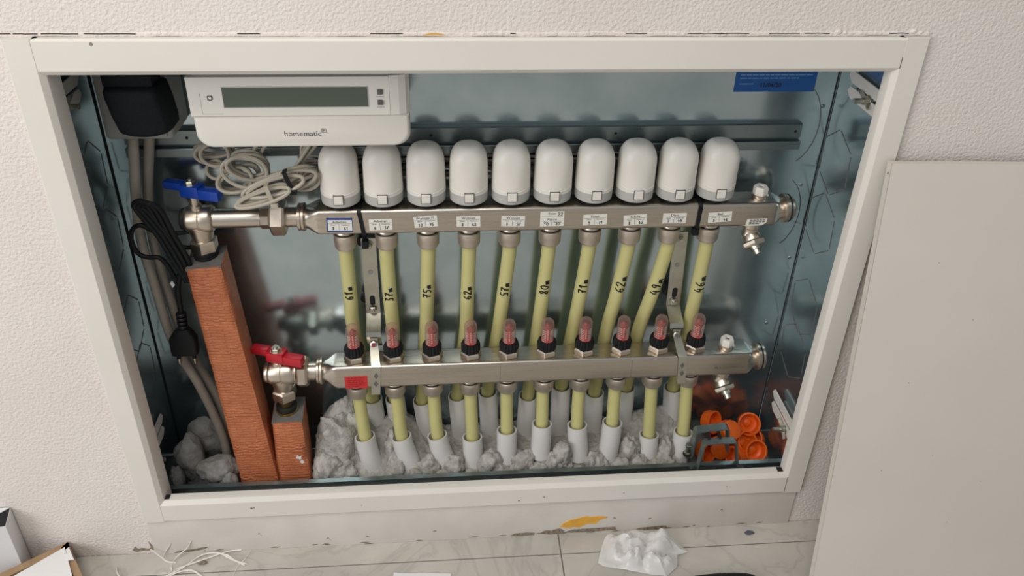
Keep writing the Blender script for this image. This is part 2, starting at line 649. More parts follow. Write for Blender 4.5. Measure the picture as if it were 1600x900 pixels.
flake('paint_flake', 'chip', [(-0.402, .002), (-0.395, .0052), (-0.378, .0072), (-0.366, .0098), (-0.355, .0105), (-0.364, .0062), (-0.38, .003)], -0.0035, 0.0005, plinth)
rnd = random.Random(3)
for k in range(26):
    x = rnd.uniform(-0.40, 0.42)
    z = rnd.uniform(0.0005, 0.004)
    w = rnd.uniform(0.003, 0.016)
    flake('dirt_mark', 'chip', [(x, z), (x + w * .4, z + .0016), (x + w, z + .0008), (x + w * .6, z - .0004)], -0.0035, 0.0003, plinth)
for x, z, a in ((-0.2016, .0145, 0), (-0.15, .014, 1), (0.235, .022, 1), (0.335, .033, 0), (.185, .0265, 1), (-0.29, .03, 0), (-.06, .018, 1)):
    flake('scratch', 'chip', [(x, z), (x + .0025, z + .003), (x + .006, z + (.001 if a else -.004)), (x + .003, z + .001)], -0.0035, 0.0002, plinth)

# cracked filler bead above the frame
rnd = random.Random(5)
mb = MB()
x = FX0 - 0.02
secs = []
while x < FX1 + 0.004:
    z = FZ1 + 0.0022 + 0.0010 * noise.noise(Vector((x * 30, 0, 0)))
    r = 0.0016 + 0.0009 * abs(noise.noise(Vector((x * 55, 2, 0))))
    secs.append([(x, -r * 1.0 * math.sin(t) - 0.0004, z + r * 1.3 * math.cos(t)) for t in [2 * math.pi * k / 8 for k in range(8)]])
    x += 0.006
mb.loft(secs)
bead = mb.build('trim_2', 'plaster', kind='structure')
for x0, x1 in ((-0.43, -.418), (-.416, -.395), (-.392, -.36), (-.355, -.31), (-.22, -.2), (-.1, -.07), (.03, .035), (.14, .16), (.2, .26), (.28, .31), (.315, .34), (.4, .42)):
    m2 = MB()
    pts = []
    n = 6
    for k in range(n + 1):
        xx = x0 + (x1 - x0) * k / n
        pts.append((xx, -0.0022, FZ1 + 0.0034 + 0.0006 * noise.noise(Vector((xx * 120, 7, 0)))))
    m2.tube(pts, 0.00045, 5)
    m2.build('crack', 'dark', bead)
for x, z, s in ((.3495, .7065, .004), (.356, .7055, .003), (.425, .707, .004), (.433, .7065, .003), (-.1, .705, .0025)):
    blob('filler_lump', M['plaster'], (x, -0.001, z), (s, s * .5, s * .6), x * 50, sub=2, parent=bead)
flake('paint_flake', 'yellow', [(-.052, .7045), (-.045, .706), (-.036, .7058), (-.03, .7045)], -0.002, 0.0006, bead)

# floor
mb = MB()
mb.box(wx0, wx1, -3.6, 0.0, -0.03, -0.0014)
floor = mb.build('floor', 'grout', smooth=0, kind='structure')
TX = 0.1118
G = 0.0016
rows = [(-0.0342, -0.0006)] + [(-0.0342 - 0.3 * k - 0.3, -0.0342 - 0.3 * k) for k in range(3)]
for ri, (ya_, yb_) in enumerate(rows):
    for k in range(-2, 2):
        xa_, xb_ = TX + 0.9 * k, TX + 0.9 * (k + 1)
        mb = MB().box(xa_ + G / 2, xb_ - G / 2, ya_ + G / 2, yb_ - (G / 2 if ri else 0), -0.008, 0.0, 0.0005, seg=1)
        mb.build('tile', 'tile', floor, smooth=0)
mb = MB()
mb.box(wx0, wx1, -3.6, rows[-1][0] - G, -0.012, -0.0002)
mb.build('tile_field', 'tile', floor, smooth=0, kind='stuff')

# ------------------------------------------------------------------ cabinet box
cab = thing('manifold_cabinet', (0.006, 0.07, BZ0), 'galvanised steel wall cabinet with a white flanged frame, set into the plaster wall', 'cabinet')
T = 0.0012
MB().box(BX0 - .01, BX1 + .01, DEP, DEP + T, BZ0, BZ1 + .0).build('back_panel', 'galv', cab, smooth=0)
sideL = MB().box(BX0 - T, BX0, 0.004, DEP - 0.0016, BZ0, BZ1 - .004).build('side_panel', 'galv', cab, smooth=0)
sideR = MB().box(BX1, BX1 + T, 0.004, DEP - 0.0016, BZ0, BZ1 - .004).build('side_panel', 'galv', cab, smooth=0)
MB().box(BX0, BX1, 0.004, DEP - .0005, BZ1 - .005, BZ1 - .003).build('top_panel', 'galv', cab, smooth=0)
MB().box(BX0, BX1, 0.036, DEP - .0005, BZ0 - T, BZ0).build('bottom_panel', 'dusty', cab, smooth=0)
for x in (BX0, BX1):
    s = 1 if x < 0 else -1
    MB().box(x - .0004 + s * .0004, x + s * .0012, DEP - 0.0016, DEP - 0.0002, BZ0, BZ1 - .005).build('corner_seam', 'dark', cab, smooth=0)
# front lip of the base: folded sheet with a thin lit edge
mb = MB()
mb.prism([(BX0, .0345, .040), (BX0, .0345, .0795), (BX0, .0405, .0803), (BX0, .0405, .079), (BX0, .036, .0783), (BX0, .036, .040)], (BX1 - BX0, 0, 0))
mb.build('front_lip', 'galv_dark', cab, smooth=0)
MB().box(BX0, BX1, 0.008, 0.0346, 0.060, 0.0612).build('base_tray', 'galv_dark', cab, smooth=0)


def profile_bar(name, axis, a0, a1, pos, back, sgn):
    """one folded side of the frame; axis 'x' or 'z'; pos outline/inner edges; sgn to the opening"""
    outer, inner = pos
    i2 = inner + sgn * 0.0055 if axis else inner
    prof = [(outer, -0.0003), (outer, -0.0055), (outer + sgn * .0022, -0.008), (inner - sgn * 0.001, -0.008), (inner, -0.0072),
            (inner + sgn * 0.004, -0.0035), (inner + sgn * 0.0046, -0.0015), (inner + sgn * 0.0046, back),
            (inner + sgn * 0.0034, back), (inner + sgn * 0.003, -0.0003)]
    m2 = MB()
    if axis == 'x':
        m2.prism([(a0, y, p) for p, y in prof], (a1 - a0, 0, 0))
    else:
        m2.prism([(p, y, a0) for p, y in prof], (0, 0, a1 - a0))
    return m2.build(name, 'enamel', cab, smooth=25)


stL = profile_bar('frame_stile', 'z', FZ0, FZ1, (FX0, OX0), 0.020, 1)
stR = profile_bar('frame_stile', 'z', FZ0, FZ1, (FX1, OX1), 0.0085, -1)
rlT = profile_bar('frame_rail', 'x', OX0 - .0002, OX1 + .0002, (FZ1, OZ1), 0.0065, -1)
rlB = profile_bar('frame_rail', 'x', OX0 - .0002, OX1 + .0002, (FZ0, OZ0), 0.0065, 1)
# thin joint lines between stiles and rails
for x, z0_, z1_ in ((OX1 + .0006, FZ0 + .001, OZ0 - .0005), (OX1 + .0006, OZ1 + .0005, OZ1 + .012)):
    MB().box(x - .00025, x + .00025, -0.0083, -0.0078, z0_, z1_).build('joint_line', 'ink_grey', cab, smooth=0)
MB().box(OX0 + .001, OX0 + .012, -.001, .0055, OZ1 - .0052, OZ1 - .0046).build('corner_gap', 'dark', cab, smooth=0)
MB().box(OX0 + .001, OX0 + .010, -.002, .0055, OZ0 + .0046, OZ0 + .0053).build('corner_gap', 'dark', cab, smooth=0)
MB().box(OX1 - .012, OX1 - .001, -.002, .0055, OZ0 + .0046, OZ0 + .0053).build('corner_gap', 'dark', cab, smooth=0)
for x, z, r in ((-0.3484, 0.6979, .0018), (-.289, .0855, .0018), (-.286, .0862, .0011), (.088, .081, .0010), (.195, .082, .0009), (.055, .0765, .0014), (.335, .085, .0009), (-.15, .0815, .0007)):
    m2 = MB().lathe([(r, 0), (r * .8, .0003)], (x, -0.008, z), (0, -1, 0), 8)
    m2.build('paint_nick', 'chip', cab, smooth=0)


def knockout(side, x, pts):
    """perforated knock-out outline standing slightly proud of the side panel"""
    m2 = MB()
    n = len(pts)
    sgn = -1 if x > 0 else 1
    for i in range(n):
        a, b = Vector((x, *pts[i])), Vector((x, *pts[(i + 1) % n]))
        d = b - a
        p0, p1 = a + d * 0.06, a + d * 0.94
        w = d.cross(Vector((1, 0, 0))).normalized() * 0.0006
        off = Vector((sgn * 0.0004, 0, 0))
        m2.prism([p0 - w, p0 + w, p1 + w, p1 - w], off)
    return m2.build('knockout', 'ink_grey', side, smooth=0)


def hexa(cy, cz, ry, rz):
    return [(cy + ry * math.sin(t), cz + rz * math.cos(t)) for t in [math.pi / 3 * k + 0.12 for k in range(6)]]


for cz in (0.511, 0.425, 0.303, 0.228):
    knockout(sideR, BX1, hexa(0.106 if cz > .4 else .095, cz, 0.04, 0.0425))
for cz in (0.511, 0.425, 0.303, 0.228):
    knockout(sideL, BX0, hexa(0.100, cz, 0.03, 0.042))
# big half-hidden knock-outs and dimples on the back panel near the right corner
mb = MB()
for a0_, a1_, cz in ((0.4, 2.7, 0.545), (0.5, 2.6, .42)):
    pts = [(0.392 + .035 * math.sin(a0_ + (a1_ - a0_) * k / 10), DEP - .0004, cz + .055 * math.cos(a0_ + (a1_ - a0_) * k / 10)) for k in range(11)]
    mb.tube(pts, 0.0005, 5)
mb.build('knockout', 'ink_grey', cab)
for x, z in ((.4265, .5695), (.421, .4615), (.428, .35), (-.412, .43), (-.405, .30), (-.4, .2985), (.416, .24)):
    MB().lathe([(.0026, 0), (.002, .0006)], (x, DEP - .0002, z), (0, -1, 0), 10).build('rivet', 'galv_dark', cab)
for x, z in ((.366, .139), (-.355, .125)):
    m2 = MB().lathe([(.0055, 0), (.005, .001), (.0035, .0015), (.0035, .006)], (x, DEP - .0002, z), (0, -1, 0), 6)
    m2.build('bolt', 'zinc', cab)


def slot_strap(name, x, z0_, z1_, y1_, bz, by, label):
    """forked white strap tying the frame to the box, with its wing bolt"""
    s = -1 if x > 0 else 1
    t = thing(name, (x, 0.03, z0_), label, 'bracket', 'slotted frame straps')
    h = (z1_ - z0_)
    for za, zb, ye in ((z0_, z0_ + h * .43, y1_ - .004), (z0_ + h * .57, z1_, y1_)):
        MB().prism([(x, -.001, za), (x, ye - .008, za), (x, ye, (za + zb) / 2), (x, ye - .004, zb), (x, -.001, zb)], (s * .0016, 0, 0)).build('prong', 'enamel', t, smooth=0)
    MB().box(min(x, x + s * .0016), max(x, x + s * .0016), -.001, 0.028, z0_ + h * .4, z0_ + h * .6).build('web', 'enamel', t, smooth=0)
    MB().lathe([(.0065, 0), (.0065, .0012)], (x + s * .0016, by, bz), (s, 0, 0), 16).build('washer', 'zinc', t)
    MB().cyl((x - s * .004, by, bz), (x + s * .019, by, bz), .003, seg=12).build('bolt', 'zinc', t)
    w = MB().lathe([(.0052, 0), (.0045, .006)], (x + s * .003, by, bz), (s, 0, 0), 14)
    for q in (1, -1):
        w.prism([(x + s * .003, by - q * .003, bz - q * .001), (x + s * .005, by - q * .012, bz - q * .006), (x + s * .009, by - q * .013, bz - q * .006), (x + s * .008, by - q * .003, bz - q * .001)], (0, .001, .0018))
    w.build('wing_nut', 'zinc', t)
    return t


slot_strap('frame_strap', .434, .598, .629, .111, .611, .058, 'white slotted strap with a wing bolt at the upper right inside corner')
slot_strap('frame_strap', .430, .122, .154, .104, .129, .048, 'white slotted strap with a wing nut above the orange caps')
slot_strap('frame_strap', -.4215, .122, .154, .101, .128, .040, 'white slotted strap at the lower left inside corner beside the grey foam lumps')
slot_strap('frame_strap', -.4225, .600, .631, .111, .611, .058, 'white slotted strap in the dark upper left corner')

# blue information label on the back panel
t = thing('info_label', (.361, DEP, .5885), 'blue information sticker with pale print at the upper right of the back panel', 'sticker')
MB().box(.3108, .4103, DEP - .0004, DEP, .5890, .640).build('label_sheet', 'blue_print', t, smooth=0)
m2 = MB()
rnd = random.Random(2)
for k, z in enumerate((.6335, .6295, .6255, .6215, .6175, .6135, .6095, .6055)):
    x = .3165
    e = .405 if k not in (7,) else .388
    while x < e:
        w = min(rnd.uniform(.003, .009), e - x)
        m2.box(x, x + w, DEP - .0006, DEP - .0004, z, z + .0014)
        x += w + .0012
m2.box(.3165, .334, DEP - .0006, DEP - .0004, .5985, .5996)
m2.build('print_lines', 'pale_blue', t, smooth=0)
m2 = MB()
text_into(m2, '11/06/20', .0075, (.355, DEP - .0006, .5952), (1, 0, 0), (0, 0, 1), 'CENTER', .02)
m2.build('stamp', 'ink', t, smooth=0)

# ------------------------------------------------------------------ mounting rail on the back panel
t = thing('mounting_rail', (0.02, DEP, .5170), 'galvanised profile rail running across the back panel behind the white actuators', 'rail')
RX0, RX1 = -0.4, 0.4015
m2 = MB()
m2.prism([(RX0, DEP - .0002, .5505), (RX0, .1365, .5505), (RX0, .1345, .5490), (RX0, .1345, .5325), (RX0, .1385, .5315), (RX0, .1385, .529), (RX0, .1310, .5285), (RX0, .1305, .5275), (RX0, .1305, .5180), (RX0, .1325, .5168), (RX0, .1345, .5168), (RX0, .1345, .5185), (RX0, .1322, .5192), (RX0, .1322, .5268), (RX0, .1398, .5275), (RX0, .1398, .533), (RX0, .1358, .5335), (RX0, .1358, .548), (RX0, DEP - .0002, .549)], (RX1 - RX0, 0, 0))
m2.build('profile', 'galv_dark', t, smooth=0)
for x in (.171, .394, -.05, -.33):
    MB().lathe([(.0018, 0), (.0018, .0004)], (x, .1346, .5405), (0, -1, 0), 10).build('hole', 'dark', t)

# ------------------------------------------------------------------ heating controller
hc = thing('heating_controller', (-0.18, .07, .571), 'white heating controller box with a dark display, hung under the frame at the top', 'controller')
hx_l, hx_r = -.2895, -.0695


def controller():
    y0, y1 = .040, .100
    # main body: rounded outline in front view, pulled back
    def sec(y, grow, r):
        cx, cz = (hx_l + hx_r) / 2, (.5705 + .6505) / 2
        return [(cx + p[0], y, cz + p[1]) for p in rrect((hx_r - hx_l) / 2 + grow, (.6505 - .5705) / 2 + grow, r, 8)]
    MB().loft([sec(.0400 + .0090, -.0000, .013), sec(.060, 0, .013), sec(.112, -.004, .012)]).build('housing', 'white_plastic', hc)
    # lower cover with a hollow under the seam
    def low(y, g):
        out = []
        l, r_, b, tp, rad = hx_l + .0015 - g, hx_r + g, .5705 - g, .6058, .016
        for k in range(9):
            a = math.pi + math.pi / 2 * k / 8
            out.append((l + rad + rad * math.cos(a), y, b + rad + rad * math.sin(a)))
        for k in range(9):
            a = 1.5 * math.pi + math.pi / 2 * k / 8
            out.append((r_ - rad + rad * math.cos(a), y, b + rad + rad * math.sin(a)))
        out += [(r_, y, tp), (l, y, tp)]
        return out
    MB().loft([low(.0520, 0), low(.0445, 0), low(.0415, -.0012), low(.0402, -.0035)]).build('lower_cover', 'white_plastic', hc, smooth=50)
    # shallow ledge between cover and display panel
    MB().prism([(hx_l + .011, .0402, .5985), (hx_r - .011, .0402, .5985), (hx_r - .009, .0435, .6055), (hx_l + .009, .0435, .6055)], (0, .002, 0)).build('ledge', 'white_plastic', hc, smooth=0)
    # display panel, set slightly forward, with sloped right cheek
    MB().loft([[(hx_l + .0005, y, .6062), (hx_r - .0195 + d * .2, y, .6062), (hx_r - .0195 + d * .2, y, .6480), (hx_l + .0005, y, .6480)] for y, d in ((.052, 0), (.0412, 0))]).build('display_panel', 'white_plastic', hc, smooth=0)
    MB().loft([[(hx_r - .0193, .0414, z), (hx_r - .010, .0425, z), (hx_r - .0030, .0455, z), (hx_r + .0005, .0500, z), (hx_r + .0005, .056, z), (hx_r - .0193, .056, z)] for z in (.6060, .6490)]).build('side_cheek', 'white_plastic', hc, smooth=0)
    MB().box(hx_l + .001, hx_r - .012, .0425, .05, .6054, .6063).build('seam', 'dark', hc, smooth=0)
    MB().box(-.2548, -.1108, .0408, .0416, .6160, .6372, .0002, seg=1).build('display', 'display', hc, smooth=0)
    m2 = MB()
    for a in ((-.2555, -.1101, .6152, .616), (-.2555, -.1101, .6372, .6378), (-.2555, -.2548, .616, .6372), (-.1108, -.1101, .616, .6372)):
        m2.box(a[0], a[1], .0407, .0418, a[2], a[3])
    m2.build('display_bezel', 'grey_plastic', hc, smooth=0)
    # touch field on the left with a small square symbol
    f = MB()
    for a in ((-.2775, -.2772, .609, .632), (-.2775, -.2565, .6087, .609)):
        f.box(a[0], a[1], .0410, .0413, a[2], a[3])
    f.build('key_field', 'grey_plastic', hc, smooth=0)
    f = MB()
    for g, w in ((.0021, .0004),):
        cx, cz = -.2678, .6262
        pts = [(cx + p[0], .0410, cz + p[1]) for p in rrect(g, g, .0006, 3)]
        f.tube(pts, w, 5, closed=True)
    f.tube([(-.2655, .0410, .6288), (-.2650, .0410, .6275), (-.2650, .0410, .6248)], .00015, 4)
    f.build('key_symbol', 'ink', hc)
    for z in (.6317, .6203):
        b = MB().box(-.1012, -.0955, .0395, .0415, z - .0028, z + .0028, .0008).build('button', 'ink_grey', hc)
        b['label'] = 'dark square button'
        cp = MB()
        for a, w in ((-.1022, .002), (-.0998, .0034), (-.096, .0016)):
            cp.box(a, a + w, .0409, .0413, z - .0058, z - .0048)
        cp.build('caption', 'grey_plastic', hc, smooth=0)
    f = MB()
    text_into(f, 'home', .0084, (-.1990, .0399, .5838), (1, 0, 0), (0, 0, 1), 'LEFT', .001)
    text_into(f, 'matic', .0084, (-.17925, .0399, .5838), (1, 0, 0), (0, 0, 1), 'LEFT', .012)
    text_into(f, 'IP', .0036, (-.1600, .0399, .5888), (1, 0, 0), (0, 0, 1), 'LEFT', .012)
    pts = [(-.1583 + p[0], .0399, .5900 + p[1]) for p in rrect(.0024, .0019, .0005, 3)]
    f.tube(pts, .0002, 4, closed=True)
    f.build('lettering', 'ink_grey', hc, smooth=0)


controller()

# ------------------------------------------------------------------ outlet and plug-in adapter (upper left)
t = thing('surface_outlet', (-.361, .11, .5615), 'grey surface mounted outlet box in the upper left of the cabinet', 'outlet')
MB().box(-.397, -.3255, .083, DEP - .0004, .5615, .667, .006, seg=3).build('housing', 'outlet_grey', t)
MB().box(-.391, -.3315, .0805, .0835, .5665, .664, .001).build('face_plate', 'outlet_grey', t)
t = thing('plug_adapter', (-.346, .062, .5795), 'chunky black plug-in power adapter in the grey outlet', 'adapter')
secs = []
for y, g in ((.0800, 0.0), (.056, .0), (.0475, -.0015), (.0445, -.006)):
    s = []
    ol = [(-.3745, .632), (-.3735, .6335), (-.3715, .6345), (-.3225, .6345), (-.3198, .6322), (-.3165, .615), (-.3145, .595), (-.3150, .5865), (-.3190, .5835), (-.330, .5805), (-.342, .5795), (-.354, .5805), (-.3640, .5835), (-.3665, .5865), (-.3710, .604), (-.3745, .625)]
    cx, cz = -.3445, .607
    for p in ol:
        k = 1 + g / .028
        s.append((cx + (p[0] - cx) * k, y, cz + (p[1] - cz) * k))
    secs.append(s)
MB().loft(secs).build('body', 'black_matt', t, smooth=50)
MB().box(-.3735, -.3245, .050, .080, .634, .662, .003).build('upper_block', 'black_matt', t)

# ------------------------------------------------------------------ manifolds


def bar_mesh(y, z0_, z1_, xl, xr, flL, flR, rneck=.0135):
    zc, hh = (z0_ + z1_) / 2, (z1_ - z0_) / 2
    hw = .0175
    secs = []

    def sec(x, k):
        k = k * k * (3 - 2 * k)
        a = rneck + (hw - rneck) * k
        b = rneck + (hh - rneck) * k
        r = rneck + (.0048 - rneck) * k
        return [(x, y + p[0], zc + p[1]) for p in rrect(a, b, r, 7)]
    for k in range(9):
        secs.append(sec(xl - .020 + .020 * k / 8, k / 8))
    for k in range(9):
        secs.append(sec(xr + .016 * k / 8, 1 - k / 8))
    return MB().loft(secs)


def ring(x0_, x1_, y, z, r, mbx=None, seg=32):
    return (mbx or MB()).lathe([(r - .0006, 0), (r, .0005), (r, abs(x1_ - x0_) - .0005), (r - .0006, abs(x1_ - x0_))], (x0_, y, z), (1, 0, 0), seg)


def lower_fittings(root, y, zb, n, short=1.0):
    """neck, seal and union nut below an outlet; one set of parts per outlet"""
    for i in range(n):
        x = PX + .05 * i
        MB().lathe([(.0105, .001), (.0118, -.0015), (.0126, -.003), (.0122, -.0046)], (x, y, zb), (0, 0, 1), 28).build('outlet_neck', 'nickel', root)
        MB().lathe([(.0118, -.0042), (.0125, -.0048), (.0125, -.0062), (.0118, -.0068)], (x, y, zb), (0, 0, 1), 24).build('seal_ring', 'black_rubber', root)
        k = short
        MB().lathe([(.0128, -.0064), (.0138, -.0072), (.0140, -.016 * k), (.0137, -.0165 * k), (.0138, -.0228 * k), (.0122, -.0262 * k), (.0100, -.0262 * k)], (x, y, zb), (0, 0, 1), 28).build('union_nut', 'nut', root)


def vent_plug(root, x, y, zt):
    MB().lathe([(.0098, 0), (.0102, .001), (.0102, .004), (.0090, .0048)], (x, y, zt), (0, 0, 1), 28).build('vent_seat', 'nickel', root)
    m2 = MB().lathe([(.0088, .0045), (.0092, .006), (.0090, .0125), (.0080, .0150), (.0040, .0152), (.0034, .0125), (.0001, .0125)], (x, y, zt), (0, 0, 1), 12, ribs=6, ribd=.0008)
    o = m2.build('vent_plug', 'white_plastic', root)
    o['label'] = 'white plastic vent plug'
    MB().lathe([(.0030, 0), (.0030, .0004)], (x, y, zt + .0126), (0, 0, 1), 6).build('key_hole', 'ink_grey', o)


def drain_valve(root, x, y, zb):
    MB().lathe([(.0112, .001), (.0112, -.008), (.0095, -.010), (.0095, -.016), (.011, -.018), (.011, -.021)], (x, y, zb), (0, 0, 1), 24).build('drain_neck', 'nickel', root)
    c = Vector((x + .002, y - .004, zb - .024))
    ax = Vector((.22, -.62, -.55)).normalized()
    MB().lathe([(.010, -.008), (.0118, -.002), (.0118, .004)], c, ax, 24).build('drain_body', 'nickel', root)
    MB().hexnut(c + ax * .004, c + ax * .0115, .0152).build('drain_nut', 'nickel', root, smooth=30)
    MB().lathe([(.0075, .0115), (.0072, .0155), (.0052, .016), (.0052, .022), (.0042, .0228), (.0026, .0228), (.0026, .018), (.0001, .018)], c, ax, 20).build('drain_spout', 'zinc', root)


def ball_valve(name, label, hmat, bx, by, bz, hz, bodyL, pipe_to=None, axis_x=None):
    """angle ball valve: horizontal body, wing handle on a stem, hexagon tail downwards"""
    t = thing(name, (axis_x, by, bz - .058), label, 'valve')
    L0, L1 = bodyL
    MB().lathe([(.0125, 0), (.0150, .003), (.0158, .006), (.0158, .0175), (.0152, .0182), (.0152, .0190), (.0162, .0197), (.0166, .030), (.0152, (L1 - L0) - .001), (.0138, L1 - L0)], (L0, by, bz), (1, 0, 0), 32).build('body', 'nickel', t)
    MB().lathe([(.0122, -.0035), (.0134, -.001), (.0134, .001)], (L0, by, bz), (1, 0, 0), 28).build('end_cap', 'black_rubber' if hmat == 'blue' else 'nickel', t)
    # tail
    MB().lathe([(.0148, 0), (.0140, -.010), (.0125, -.017), (.0120, -.021)], (axis_x, by, bz - .008), (0, 0, 1), 28).build('outlet', 'nickel', t)
    MB().hexnut((axis_x, by, bz - .0275), (axis_x, by, bz - .0435), .0162, phase=.5).build('hexagon', 'nickel', t, smooth=30)
    MB().lathe([(.0125, 0), (.0108, -.003), (.0095, -.010)], (axis_x, by, bz - .0435), (0, 0, 1), 24).build('tail_piece', 'brass' if hmat == 'red' else 'nickel', t)
    # stem and handle
    sx = L0 + .0145
    MB().lathe([(.0075, .013), (.0075, .0185), (.0055, .020), (.0055, hz - bz + .002)], (sx, by, bz), (0, 0, 1), 20).build('stem', 'nickel', t)
    m = Matrix.Translation((sx, by, hz)) @ Matrix.Rotation(math.radians(-17), 4, 'Z')
    h = MB()
    h.box(-.0115, .0125, -.0085, .0085, -.0095, .0055, .0022, m)
    h.box(-.0340, -.0105, -.0050, .0068, -.0035, .0062, .0020, m)
    h.box(.0100, .0370, -.0075, .0048, -.0105, .0025, .0020, m)
    h.build('wing_handle', hmat, t)
    MB().hexnut((sx, by, hz + .0050), (sx, by, hz + .0098), .0062).build('handle_nut', 'zinc', t, smooth=30)
    MB().lathe([(.0072, .0044), (.0072, .0056)], (sx, by, hz), (0, 0, 1), 20).build('handle_washer', 'zinc', t)
    MB().cyl((sx, by, hz + .009), (sx, by, hz + .0125), .003, seg=12).build('stem_tip', 'zinc', t)
    return t


titles = ['Arbeiten', 'Arbeiten', 'Wohnen M.', 'Wohnen', 'Wohnen', 'Küche', 'Essen', 'Küche', 'Diele', 'Bad']
nums = [('8', '61'), ('6', '37'), ('10', '75'), ('8', '62'), ('8', '57'), ('10', '80'), ('9', '71'), ('8', '62'), ('7', '49'), ('8', '46')]
stk = [(-.1587, .4477, .0300, .0190, -1.2), (-.1110, .4470, .0270, .0150, 1.0), (-.0580, .4500, .0274, .0150, 4.0), (-.0075, .4490, .0282, .0146, 1.0),
       (.0458, .4483, .0282, .0142, -1.5), (.0927, .4504, .0286, .0202, 0.0), (.1449, .4482, .0288, .0148, 2.0), (.1943, .4468, .0284, .0144, 4.0),
       (.2426, .4480, .0290, .0142, 0.0), (.2991, .4484, .0292, .0142, 3.5)]

# upper (return) manifold
ret = thing('return_manifold', (.09, YA, AB0), 'upper stainless manifold bar with room stickers, behind a row of white actuators', 'manifold')
zc = (AB0 + AB1) / 2
bar_mesh(YA, AB0, AB1, -.182, .367, 1, 1).build('bar', 'steel', ret)
ring(-.2085, -.2045, YA, zc, .0168).build('flange_ring', 'nickel', ret)
ring(-.2040, -.2005, YA, zc, .0172).build('flange_ring', 'nickel', ret)
MB().lathe([(.0118, 0), (.0118, .016)], (-.224, YA, zc), (1, 0, 0), 28).build('nipple', 'nickel', ret)
MB().hexnut((-.2405, YA, zc), (-.2225, YA, zc), .0222, phase=.0).build('union_nut', 'nickel', ret, smooth=30)
MB().lathe([(.0125, 0), (.0138, .001), (.0138, .010), (.0125, .012)], (-.2520, YA, zc), (1, 0, 0), 8, phase=.2).build('octagon_collar', 'nickel', ret, smooth=30)
ring(.383, .3885, YA, zc, .0182).build('end_flange', 'nickel', ret)
MB().lathe([(.0176, 0), (.0180, .0005), (.0180, .002), (.0172, .0026)], (.3885, YA, zc), (1, 0, 0), 32).build('end_seal', 'black_rubber', ret)
MB().lathe([(.0150, 0), (.0150, .004), (.0120, .0065), (.0001, .0065)], (.3908, YA, zc), (1, 0, 0), 28).build('end_cap', 'nickel', ret)
lower_fittings(ret, YA, AB0, 10)
vent_plug(ret, .3515, YA, AB1)
drain_valve(ret, .3480, YA, AB0)
yf = YA - .0175
for i in range(10):
    cx, cz, w, h, rot = stk[i]
    a = math.radians(rot)
    xd, zd = Vector((math.cos(a), 0, math.sin(a))), Vector((-math.sin(a), 0, math.cos(a)))
    c = Vector((cx, yf, cz))
    P = lambda u, v, d=0.0: c + xd * u + zd * v + Vector((0, -d, 0))
    def quad(u0, u1, v0, v1, d, mbx):
        mbx.prism([P(u0, v0, d), P(u1, v0, d), P(u1, v1, d), P(u0, v1, d)], (0, .00025, 0))
        return mbx
    s = quad(-w / 2, w / 2, -h / 2, h / 2, .0003, MB()).build('zone_sticker', 'paper', ret, smooth=0)
    two = (i == 5)
    top = h / 2
    if i == 0:
        s['label'] = 'white sticker with a blue border'
        b = MB()
        quad(-w / 2, w / 2, h / 2 - .0028, h / 2, .00045, b)
        quad(-w / 2, w / 2, -h / 2, -h / 2 + .0017, .00045, b)
        quad(-w / 2, -w / 2 + .0013, -h / 2, h / 2, .00045, b)
        quad(w / 2 - .0006, w / 2, -h / 2, h / 2, .00045, b)
        b.build('border', 'blue_edge', s, smooth=0)
        top -= .0028
    pr = MB()
    if two:
        text_into(pr, 'Essen', .0044, P(0, top - .0040, .0005), xd, zd)
        top -= .0078
        quad(-w / 2 + .002, w / 2 - .002, top + .0016, top + .0019, .0005, pr)
    text_into(pr, titles[i], .0046, P(0, top - .0042, .0005), xd, zd)
    pr.build('room_name', 'ink', s, smooth=0)
    ln = MB()
    quad(-w / 2 + .001, w / 2 - .001, top - .0052, top - .0050, .0005, ln)
    text_into(ln, 'Einst.', .0026, P(-w / 4, top - .0075, .0005), xd, zd)
    text_into(ln, 'Heizkreis', .0026, P(w / 4 - .0008, top - .0075, .0005), xd, zd)
    quad(-.0009, -.0006, -h / 2 + .001, top - .0055, .0005, ln)
    ln.build('form_lines', 'ink_grey', s, smooth=0)
    hw_ = MB()
    base = -h / 2 + (.0028 if i == 0 else .0012)
    zt = .0040
    for txt, u0 in ((nums[i][0], -w / 4 - .0012 * len(nums[i][0])), (nums[i][1], w / 4 - .0028)):
        handwriting(hw_, txt, zt, lambda a_, b_, u0=u0: P(u0 + a_, base + b_, .0005), .0003)
    if two:
        handwriting(hw_, '22', .0050, lambda a_, b_: P(w / 2 - .0078 + a_, h / 2 - .0062 + b_, .0005), .00035)
    hw_.build('handwriting', 'ink', s)
# small white rating label at the right end
s = MB().prism([(.3328, yf - .0003, .4350), (.3535, yf - .0003, .4355), (.3588, yf - .0003, .4395), (.3592, yf - .0003, .4452), (.3342, yf - .0003, .4448)], (0, .00025, 0)).build('rating_label', 'paper', ret, smooth=0)
m2 = MB()
for k, (a, b) in enumerate(((.3375, .3575), (.3372, .3572), (.337, .350))):
    z = .4426 - .0026 * k
    x = a
    while x < b:
        m2.box(x, min(b, x + .0032), yf - .0005, yf - .0003, z, z + .0011)
        x += .0040
m2.build('print_lines', 'ink_grey', s, smooth=0)

